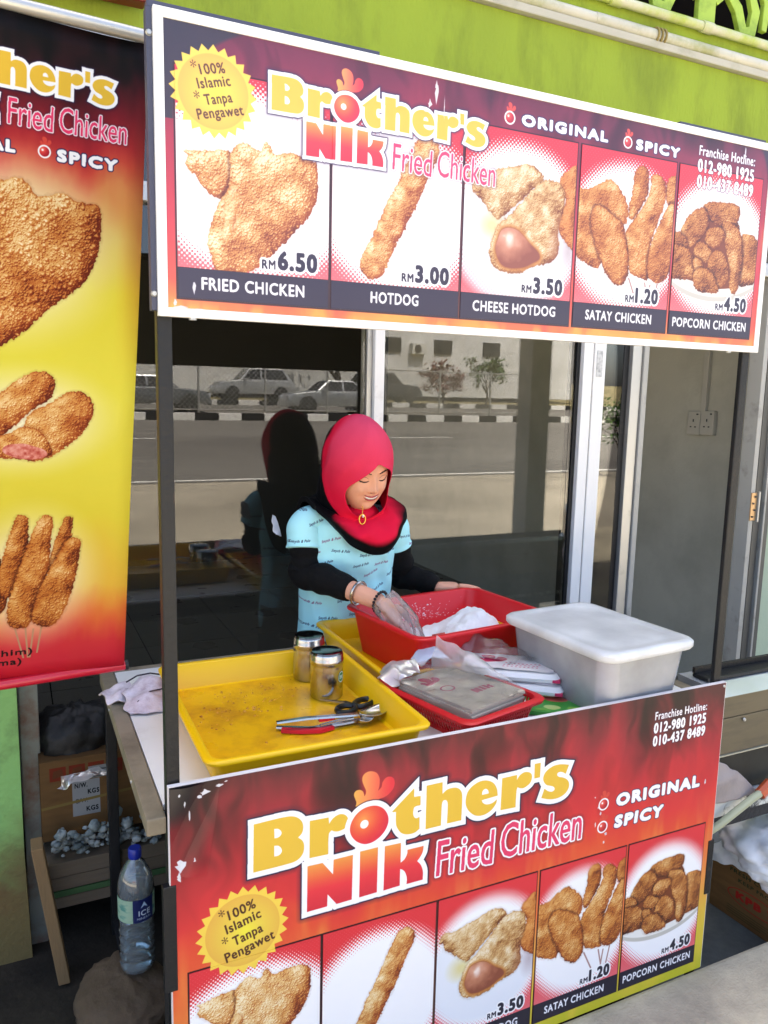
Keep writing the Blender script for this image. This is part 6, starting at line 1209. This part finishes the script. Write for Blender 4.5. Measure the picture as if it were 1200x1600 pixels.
def hand(W,fwd,palm,side,spread,curl,k=1.0,L=.080):
    """hand mesh: W wrist, fwd towards the fingers, palm normal, side=+1 thumb on the cross side"""
    f=fwd.normalized(); n=(palm-f*palm.dot(f)).normalized(); c=f.cross(n)*side; V=[];Fc=[]
    def addm(J,E,root):
        v,q=skin_mesh(J,E,root,1); o=len(V); V.extend(v); Fc.extend([tuple(i+o for i in p) for p in q])
    pc=W+f*.045*k
    addm([('a',tuple(W-f*.02*k),.026*k,.021*k),('b',tuple(W+f*.012*k),.029*k,.019*k),('c',tuple(pc),.041*k,.015*k),('d',tuple(W+f*.078*k),.040*k,.012*k)],[('a','b'),('b','c'),('c','d')],'a')
    for i,(off,ln) in enumerate(((.030,.92),(.010,1.05),(-.011,1.0),(-.030,.80))):
        base=W+f*.066*k+c*off*k; d=(f+c*off*spread).normalized(); J=[('0',tuple(base),.0095*k,.0095*k)]; p=base; ang=0
        for q,(fr_,ra) in enumerate(((.5,.0092),(.30,.0085),(.22,.0070))):
            ang+=curl*(.6,1.0,.7)[q]; dd=d*math.cos(ang)-n*math.sin(ang)*-1; p=p+dd*L*fr_*ln*k; J.append((str(q+1),tuple(p),ra*k,ra*k))
        addm(J,[('0','1'),('1','2'),('2','3')],'0')
    tb=W+f*.018*k+c*.022*k; t1=tb+(f*.6+c*.75+n*.25).normalized()*.034*k; t2=t1+(f*.85+c*.45+n*.3).normalized()*.028*k; t3=t2+(f*.95+c*.15+n*.3).normalized()*.022*k
    addm([('0',tuple(tb),.014*k,.014*k),('1',tuple(t1),.0115*k,.0115*k),('2',tuple(t2),.0098*k,.0098*k),('3',tuple(t3),.008*k,.008*k)],[('0','1'),('1','2'),('2','3')],'0')
    return V,Fc
BV,BF=skin_mesh(J,E_,'pel',2)
def extend(V,Fc): o=len(BV); BV.extend(V); BF.extend([tuple(i+o for i in q) for q in Fc])
n=na; off=len(BV); BV.extend(me_v); tot=len(allr)
for j in range(tot-1):
    for i in range(n): k=(i+1)%n; BF.append((off+j*n+i,off+j*n+k,off+(j+1)*n+k,off+(j+1)*n+i))
extend(*hand(LW,(LH-LW)+Vector((0,-.01,-.035)),Vector((.25,-.1,-1)),1,1.6,.30,1.08))
extend(*hand(RW,(RH-RW)+Vector((.03,0,.004)),Vector((0,-.3,-1)),1,1.5,.16,1.08))
mb=MB(); mb.v=[tuple(v) for v in BV]; mb.f=BF; mb.build('body',M['skin'],wm,smooth=True,ang=0)
# ---- features on the face
def fp(x,z,o=.0008): return HM@Vector((x*s/1000,face_y(x*s/1000,z*s/1000)-o*s,z*s/1000))
def ribbon(name,m,pts,w,o=.001):
    b=MB(); r=[]
    for i,(x,z) in enumerate(pts):
        q=pts[min(i+1,len(pts)-1)]; p=pts[max(i-1,0)]; dx,dz=q[0]-p[0],q[1]-p[1]; l=math.hypot(dx,dz)+1e-6; nx_,nz_=-dz/l,dx/l; ww=w[i] if isinstance(w,(list,tuple)) else w
        r.append([fp(x+nx_*ww,z+nz_*ww,o),fp(x,z,o+.0008),fp(x-nx_*ww,z-nz_*ww,o),fp(x,z,o-.002)])
    return b.loft(r).build(name,m,wm,smooth=True,ang=0)
for sg in (-1,1):
    ribbon('eyebrow',M['brow'],[(sg*x,z) for x,z in ((13,29),(22,33),(33,34.5),(44,32),(52,27))],[1.8,2.4,2.3,1.7,.8],.0004)
    ribbon('eyelid',M['lash'],[(sg*x,z) for x,z in ((16,7.5),(22,4.5),(30,3.0),(38,4.2),(46,8.5),(49,10.5))],[.7,1.5,1.9,2.0,1.7,.7],.0006)
    ribbon('lid_crease',mat('lid_shadow','8a5540',.6),[(sg*x,z) for x,z in ((17,13),(24,17),(32,18),(40,16),(46,13))],[.4,.7,.8,.7,.4],.0002)
    ribbon('nostril',M['lash'],[(sg*x,z) for x,z in ((4.5,-27.5),(7.5,-28),(10.5,-26.5))],[.5,1.4,.5],.0004)
ribbon('teeth',M['teeth'],[(x,-48.5+abs(x)**2*.012) for x in (-20,-14,-7,0,7,14,20)],[.6,3.2,4.4,4.8,4.4,3.2,.6],.0006)
ribbon('lip',M['lip'],[(x,-43.0+abs(x)**2*.0105-(1.0 if x==0 else 0)) for x in (-24,-18,-12,-6,0,6,12,18,24)],[.4,1.6,2.3,2.7,2.2,2.7,2.3,1.6,.4],.0016)
ribbon('lip',M['lip'],[(x,-55.5+abs(x)**2*.0165) for x in (-24,-18,-12,-6,0,6,12,18,24)],[.4,1.8,2.8,3.4,3.6,3.4,2.8,1.8,.4],.0018)
# ---- headscarf: hood rows in the head frame, cape rows over the shoulders
def scarf_mat():
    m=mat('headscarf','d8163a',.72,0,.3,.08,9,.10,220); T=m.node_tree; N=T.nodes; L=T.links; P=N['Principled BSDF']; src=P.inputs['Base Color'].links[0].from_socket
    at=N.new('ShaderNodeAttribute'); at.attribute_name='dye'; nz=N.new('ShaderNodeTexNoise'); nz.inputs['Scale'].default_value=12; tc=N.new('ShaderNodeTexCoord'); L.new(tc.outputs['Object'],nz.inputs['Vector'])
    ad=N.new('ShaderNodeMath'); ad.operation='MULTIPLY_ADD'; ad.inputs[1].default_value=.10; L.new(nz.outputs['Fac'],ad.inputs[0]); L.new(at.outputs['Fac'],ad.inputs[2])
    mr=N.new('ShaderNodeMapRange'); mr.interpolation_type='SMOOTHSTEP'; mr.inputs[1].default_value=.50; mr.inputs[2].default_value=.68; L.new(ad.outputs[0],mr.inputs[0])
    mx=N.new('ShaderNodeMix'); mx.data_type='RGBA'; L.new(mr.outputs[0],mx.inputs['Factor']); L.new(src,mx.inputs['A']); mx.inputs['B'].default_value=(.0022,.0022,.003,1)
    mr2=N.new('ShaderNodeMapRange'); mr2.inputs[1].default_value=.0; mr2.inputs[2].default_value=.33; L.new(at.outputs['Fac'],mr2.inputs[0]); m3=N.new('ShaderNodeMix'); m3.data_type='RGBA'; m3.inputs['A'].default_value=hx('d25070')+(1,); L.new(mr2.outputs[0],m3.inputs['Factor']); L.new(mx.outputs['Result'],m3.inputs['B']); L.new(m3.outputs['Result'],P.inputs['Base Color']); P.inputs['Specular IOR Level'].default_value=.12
    return m
NC=72; ROWS=[]; DYE=[]
def hood_row(z):
    """z in head millimetres"""
    zt=150 if z>0 else 999
    top=max(0,1-(max(z,0)/152.)**2.3)**.5
    A=93*top*(1+.02*math.sin(z*.03)); B=112*top; yo=26+ (10 if z<0 else 10*(1-z/150))
    # half width of the opening at this height
    cz,hz=-36,95
    q=(z-cz)/(hz if z>cz else 80); w=66*math.sqrt(max(0,1-abs(q)**2.2)) if abs(q)<1 else 0
    wl=w*(1-.44*max(0,min(1,(z+25)/75))); al=math.asin(min(w/max(A,1),.92)); al2=math.asin(min(wl/max(A,1),.92)); row=[]; d=[]
    for c in range(NC+1):
        f=c/NC; th=al+(2*math.pi-al-al2)*f; k=(1+.016*math.sin(5*th+z*.02)+.010*math.sin(11*th-z*.05)+.040*(abs(math.sin(4.5*th+z*.020+.4))**.55-.62)*max(0,min(1,(80-z)/150)))
        x=A*math.sin(th)*k; ct=math.cos(th); y=-(B*1.0 if ct>0 else B*1.12)*ct*k+yo-(12 if ct>0 else 0)*max(ct,0)
        edge=min(f,1-f); y-=7*math.exp(-(edge/.03)**2)*(1 if w>0 else 0); y-=(9 if z>10 else 4)*max(ct,0)**.5*max(0,min(1,(z+20)/60)); y+=16*max(0,min(1,(-92-z)/30))*max(ct,0)**2
        fe=.80-(.00055 if z<0 else .001)*z+.01*math.sin(z*.05); st_=1/(1+math.exp(-(f-fe)/.007)); st2=1/(1+math.exp(-(.20-.0003*(60-z)-f)/.008)); lift=6.5*st_*max(0,min(1,(120-z)/90))+6.5*st2*max(0,min(1,(120-z)/90))
        x+=lift*math.sin(th); y-=lift*ct
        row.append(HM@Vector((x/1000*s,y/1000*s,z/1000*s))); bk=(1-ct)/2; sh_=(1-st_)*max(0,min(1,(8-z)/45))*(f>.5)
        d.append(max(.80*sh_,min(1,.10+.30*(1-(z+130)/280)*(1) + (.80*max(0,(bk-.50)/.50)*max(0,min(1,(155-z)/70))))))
    return row,d
for z in (152,151.6,149.5,146,140,128,112,96,80,66,56,44,30,14,-2,-18,-34,-50,-66,-82,-96,-106,-115,-121,-124):
    r,d=hood_row(z); ROWS.append(r); DYE.append(d)
last=ROWS[-1]
HEM=[(-180,Vector((.80,1.130,.97))),(-135,Vector((.645,1.10,1.02))),(-100,onY(470,788,1.0)),(-70,onY(493,800,.935)),(-45,onY(522,832,.885)),(-22,onY(556,858,.850)),(0,onY(588,868,.835)),(20,onY(612,860,.835)),(45,onY(628,832,.865)),(75,onY(634,802,.93)),(105,Vector((.955,1.02,1.215))),(140,Vector((.945,1.10,1.04))),(180,Vector((.80,1.130,.97)))]
def hem(th):
    d=math.degrees(th); d=d-360 if d>180 else d
    for i in range(len(HEM)-1):
        if HEM[i][0]<=d<=HEM[i+1][0]:
            t=(d-HEM[i][0])/(HEM[i+1][0]-HEM[i][0]); p=[HEM[max(i-1,0)][1],HEM[i][1],HEM[i+1][1],HEM[min(i+2,len(HEM)-1)][1]]
            return p[1]+.5*t*((p[2]-p[0])+t*((2*p[0]-5*p[1]+4*p[2]-p[3])+t*(3*(p[1]-p[2])+p[3]-p[0])))
    return HEM[0][1]
for k in range(1,19):
    t=k/18; row=[]; d=[]
    for c in range(NC+1):
        th=2*math.pi*c/NC; a=last[c]; ct=math.cos(th); fr=max(ct,0); bk_=max(-ct,0); sd=abs(math.sin(th))
        e=hem(th); p=a.lerp(e,t); out=Vector((math.sin(th),-ct,0)); st=math.sin(math.pi*min(t*1.03,1))
        bul=st*(.034*fr**1.5+.020*sd+.02*bk_); fold=.008*math.sin(9*th+5*t+2*math.sin(3*t))*st+.006*math.sin(16*th-9*t)*t*(1.2-t)+.006*noise3(e*1.0,14,5)*st+.011*(abs(math.sin(4.5*th+2.2*t+.9))**.55-.62)*st
        p=p+out*(bul+fold)+Vector((0,0,st*.020*sd**2))
        wy=math.exp(-((p.y-.99)/.075)**2); dx=abs(p.x-.796); zs=1.262-.36*max(0,dx-.10)
        if dx>.07 and p.z<zs: p.z+= (zs-p.z)*wy
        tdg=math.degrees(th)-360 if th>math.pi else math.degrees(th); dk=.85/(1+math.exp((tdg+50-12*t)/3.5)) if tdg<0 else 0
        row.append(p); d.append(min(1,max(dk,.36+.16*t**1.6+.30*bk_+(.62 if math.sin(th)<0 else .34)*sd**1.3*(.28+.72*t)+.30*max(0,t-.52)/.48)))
    ROWS.append(row); DYE.append(d)
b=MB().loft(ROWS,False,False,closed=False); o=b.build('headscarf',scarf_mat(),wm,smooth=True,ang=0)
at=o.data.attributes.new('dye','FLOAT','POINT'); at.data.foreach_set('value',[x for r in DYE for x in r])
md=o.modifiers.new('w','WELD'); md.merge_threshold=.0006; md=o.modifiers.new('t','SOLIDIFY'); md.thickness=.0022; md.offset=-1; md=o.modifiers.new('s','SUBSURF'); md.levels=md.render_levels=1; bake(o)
# the fold of scarf closing the gap under the chin
nk=HM@Vector((0,-.012,-.128)); il=MB().lathe([(.078,-.075),(.082,-.045),(.080,-.020),(.066,-.004),(.03,.004)],(nk.x,nk.y+.012,nk.z),32).build('scarf_underlayer',bpy.data.materials['headscarf'],wm,smooth=True,ang=0); ia=il.data.attributes.new('dye','FLOAT','POINT'); ia.data.foreach_set('value',[.40]*len(il.data.vertices))
# brooch
M['gold']=mat('gold','c79a4a',.25,1); bp=onY(568,800,.76); 
q=min((v.co for v in o.data.vertices),key=lambda c:(c-onY(568,800,(c.y))).length if c.y<.9 else 9)
br_=Vector(q)+Vector((-.002,-.006,0)); t=[k*2*math.pi/20 for k in range(21)]
MB().tube([br_+Vector((.011*math.cos(a),0,.016*math.sin(a)-.004)) for a in t],.0022,6).build('brooch',M['gold'],wm,smooth=True); MB().lathe([(.001,-.005),(.005,0),(.001,.005)],tuple(br_+Vector((.002,-.002,.006))),10).build('brooch_pearl',M['teeth'],wm,smooth=True); MB().tube([br_+Vector((0,0,.012)),br_+Vector((.002,.002,.04))],.0012,5).build('brooch_chain',M['gold'],wm)
# ---- printed shirt
def art_shirt():
    cv=Canvas(700,600,hexc('aeecf2'),ppm=1.3); X,Y=np.meshgrid(cv.X,cv.Y); cv.a*=(.97+.06*fbm(X/40,Y/60,3,3))[...,None]; R=random.Random(12)
    na_,ma_=hexc('1c2440'),hexc('7a2a58'); k=0
    for j in range(13):
        for i in range(7):
            x=12+i*98+(j%2)*49+R.uniform(-18,18); y=20+j*44+R.uniform(-13,13); a=math.radians(R.uniform(-4,18)); L=60*R.uniform(.92,1.06)
            cv.put(text(cv,'Smyth & Polo',(x,y),(x+L*math.cos(a),y+L*math.sin(a)),9.5,.055,None,.40),ma_ if (i*3+j)%4==0 else na_); k+=1
    return cv
M['shirt']=print_mat('printed_shirt',art_shirt().image('shirt_print'),.8,.25,1.0,bump=.06)
def ell(cx,cy,z,a,bf,bb,n=48,sq=2.3):
    o=[]
    for k in range(n):
        t=2*math.pi*k/n; c,s_=math.cos(t),math.sin(t); x=a*math.copysign(abs(s_)**(2/sq),s_); y=-(bf if c>0 else bb)*math.copysign(abs(c)**(2/sq),c); o.append(Vector((cx+x,cy+y,z)))
    return o
SH=((.70,.185,.135,.12,.805,1.03),(.80,.178,.130,.115,.803,1.03),(.90,.168,.122,.105,.80,1.03),(1.0,.168,.125,.105,.797,1.025),(1.08,.176,.135,.105,.795,1.02),(1.15,.168,.125,.10,.794,1.01),(1.20,.158,.105,.095,.793,1.0),(1.226,.10,.075,.08,.792,.995))
rings=[]
for q in range(49):
    zz=SH[0][0]+(SH[-1][0]-SH[0][0])*q/48; z,a,bf,bb,cx,cy=[float(np.interp(zz,[r[0] for r in SH],[r[i] for r in SH])) for i in range(6)]
    rg_=ell(cx,cy,z,a,bf,bb,72); rings.append([p+Vector((math.sin(z*40+i*.5)*.002+.007*noise3(p,9,2),-.005*math.sin(i*.9+z*25)-.004*math.sin(i*.35-z*40)+.010*noise3(p,11,3)+.005*noise3(p,28,4),0)) for i,p in enumerate(rg_)])
o=MB().loft(rings,False,False).build('shirt',M['shirt'],wm,smooth=True,ang=0); md=o.modifiers.new('s','SUBSURF'); md.levels=md.render_levels=1; bake(o)
uvf=lambda c:((c.x-.45)/.70,(c.z-.68)/.60); set_uv(o,uvf)
def limb(name,m,path,r,n=16,wr=.0,seed=0):
    P=[Vector(p) for p in path]; dens=[]; rr=[]
    for i in range(len(P)-1):
        for k in range(6):
            t=k/6; a,b_,c,d=P[max(i-1,0)],P[i],P[i+1],P[min(i+2,len(P)-1)]; dens.append(b_+.5*t*((c-a)+t*((2*a-5*b_+4*c-d)+t*(3*(b_-c)+d-a)))); rr.append(r[i]+(r[i+1]-r[i])*t+wr*(1.4*math.sin(len(dens)*1.55+seed)+1.2*math.sin(len(dens)*.73+2*seed)))
    dens.append(P[-1]); rr.append(r[-1]); o=MB().tube(dens,rr,n).build(name,m,wm,smooth=True,ang=0); md=o.modifiers.new('s','SUBSURF'); md.levels=md.render_levels=1; bake(o); return o
def mix(a,b_,t): return a+(b_-a)*t
SL=LS+Vector((-.005,0,-.01)); SR=RS+Vector((.004,0,-.01))
o=limb('shirt_sleeve',M['shirt'],[mix(LS,Vector((.79,1.0,1.21)),.45),SL+Vector((.0,0,.006)),mix(SL,LE,.30)+Vector((-.006,-.004,0)),mix(SL,LE,.50)+Vector((-.008,-.006,0))],[.050,.058,.060,.062],20,.001); set_uv(o,uvf)
o=limb('shirt_sleeve',M['shirt'],[mix(RS,Vector((.79,1.0,1.21)),.45),SR+Vector((0,0,.004)),mix(SR,RE,.28)+Vector((.004,0,0)),mix(SR,RE,.46)+Vector((.004,0,0))],[.050,.056,.056,.057],20,.001); set_uv(o,uvf)
limb('black_sleeve',M['black_knit'],[SL,mix(SL,LE,.45),mix(SL,LE,.85),LE+Vector((-.006,0,-.010)),mix(LE,LW,.25),mix(LE,LW,.60)],[.044,.053,.053,.051,.050,.042],18,.0022,1)
limb('black_sleeve',M['black_knit'],[SR,mix(SR,RE,.5),mix(SR,RE,.9),RE+Vector((.004,0,-.012)),mix(RE,RW,.5),mix(RE,RW,1.0)],[.05,.056,.052,.050,.044,.035],18,.0022,3)
limb('skirt',M['dark_skirt'],[(.80,1.03,.80),(.80,1.03,.62),(.80,1.04,.3),(.80,1.05,-.03)],[.17,.19,.20,.21],24,.003)
MB().loft([[ (.805+x,.905+abs(x)*.3+yy,1.135-.55*(.055-abs(x))) for x in (-.05,-.025,0,.025,.05)] for yy in (0,.004)]+[[(.805+x,.91+abs(x)*.3,1.16) for x in (-.05,-.025,0,.025,.05)]],False,False,closed=False).build('inner_top',mat('maroon_top','a01a48',.8),wm,smooth=True)
# bangle and bead bracelet
def ring_pts(c,d,r,n): 
    d=d.normalized(); a=d.orthogonal().normalized(); b_=d.cross(a); return [c+(a*math.cos(2*math.pi*k/n)+b_*math.sin(2*math.pi*k/n))*r for k in range(n)]
fd=LW-LE; rp_=ring_pts(mix(LE,LW,.68),fd,.037,24); MB().tube(rp_+[rp_[0]],.0045,8).build('bangle',M['steel'],wm,smooth=True)
b=MB()
for p in ring_pts(mix(LE,LW,.94),fd,.0335,20): b.lathe([(.0015,-.0048),(.0040,-.003),(.0052,0),(.0040,.003),(.0015,.0048)],tuple(p),8)
b.build('bead_bracelet',mat('dark_beads','1a1210',.25),wm,smooth=True)
# clear disposable glove
gd_=(LH-LW).normalized(); gl=[]
GP=[LW-gd_*.012+Vector((0,0,.01)),LW+gd_*.03+Vector((0,0,.004)),LW+gd_*.075+Vector((0,-.004,-.012)),LW+gd_*.12+Vector((0,-.012,-.045)),LW+gd_*.14+Vector((.004,-.02,-.085))]
rr_=[.044,.050,.056,.050,.030]; rows=[]
for i in range(25):
    t=i/24*4; k=min(int(t),3); f=t-k; c=GP[k].lerp(GP[k+1],f); r=rr_[k]+(rr_[k+1]-rr_[k])*f; d=(GP[k+1]-GP[k]).normalized(); a=d.orthogonal().normalized(); b_=d.cross(a)
    rows.append([c+(a*math.cos(q)+b_*math.sin(q)*.85)*(r*(1+.16*math.sin(q*7+i*.35)+.10*noise3((math.cos(q),math.sin(q),i*.2),2.2,4))) for q in [2*math.pi*j/36 for j in range(36)]])
M['glove']=film('clear_glove',(.97,.94,.92),1,.2,1.5,.24,(.96,.82,.74),.25,60)
MB().loft(rows,False,True).build('glove',M['glove'],wm,smooth=True,ang=0)
# white cloth tucked behind her shoulder
o=wrap_sheet('white_cloth_scrap',bpy.data.materials['white_cloth'],[[(.545,1.06,1.215),(.56,1.08,1.20)],[(.538,1.05,1.185),(.565,1.07,1.17)],[(.548,1.04,1.145),(.575,1.06,1.14)]],.002,.008,40,3,wm)
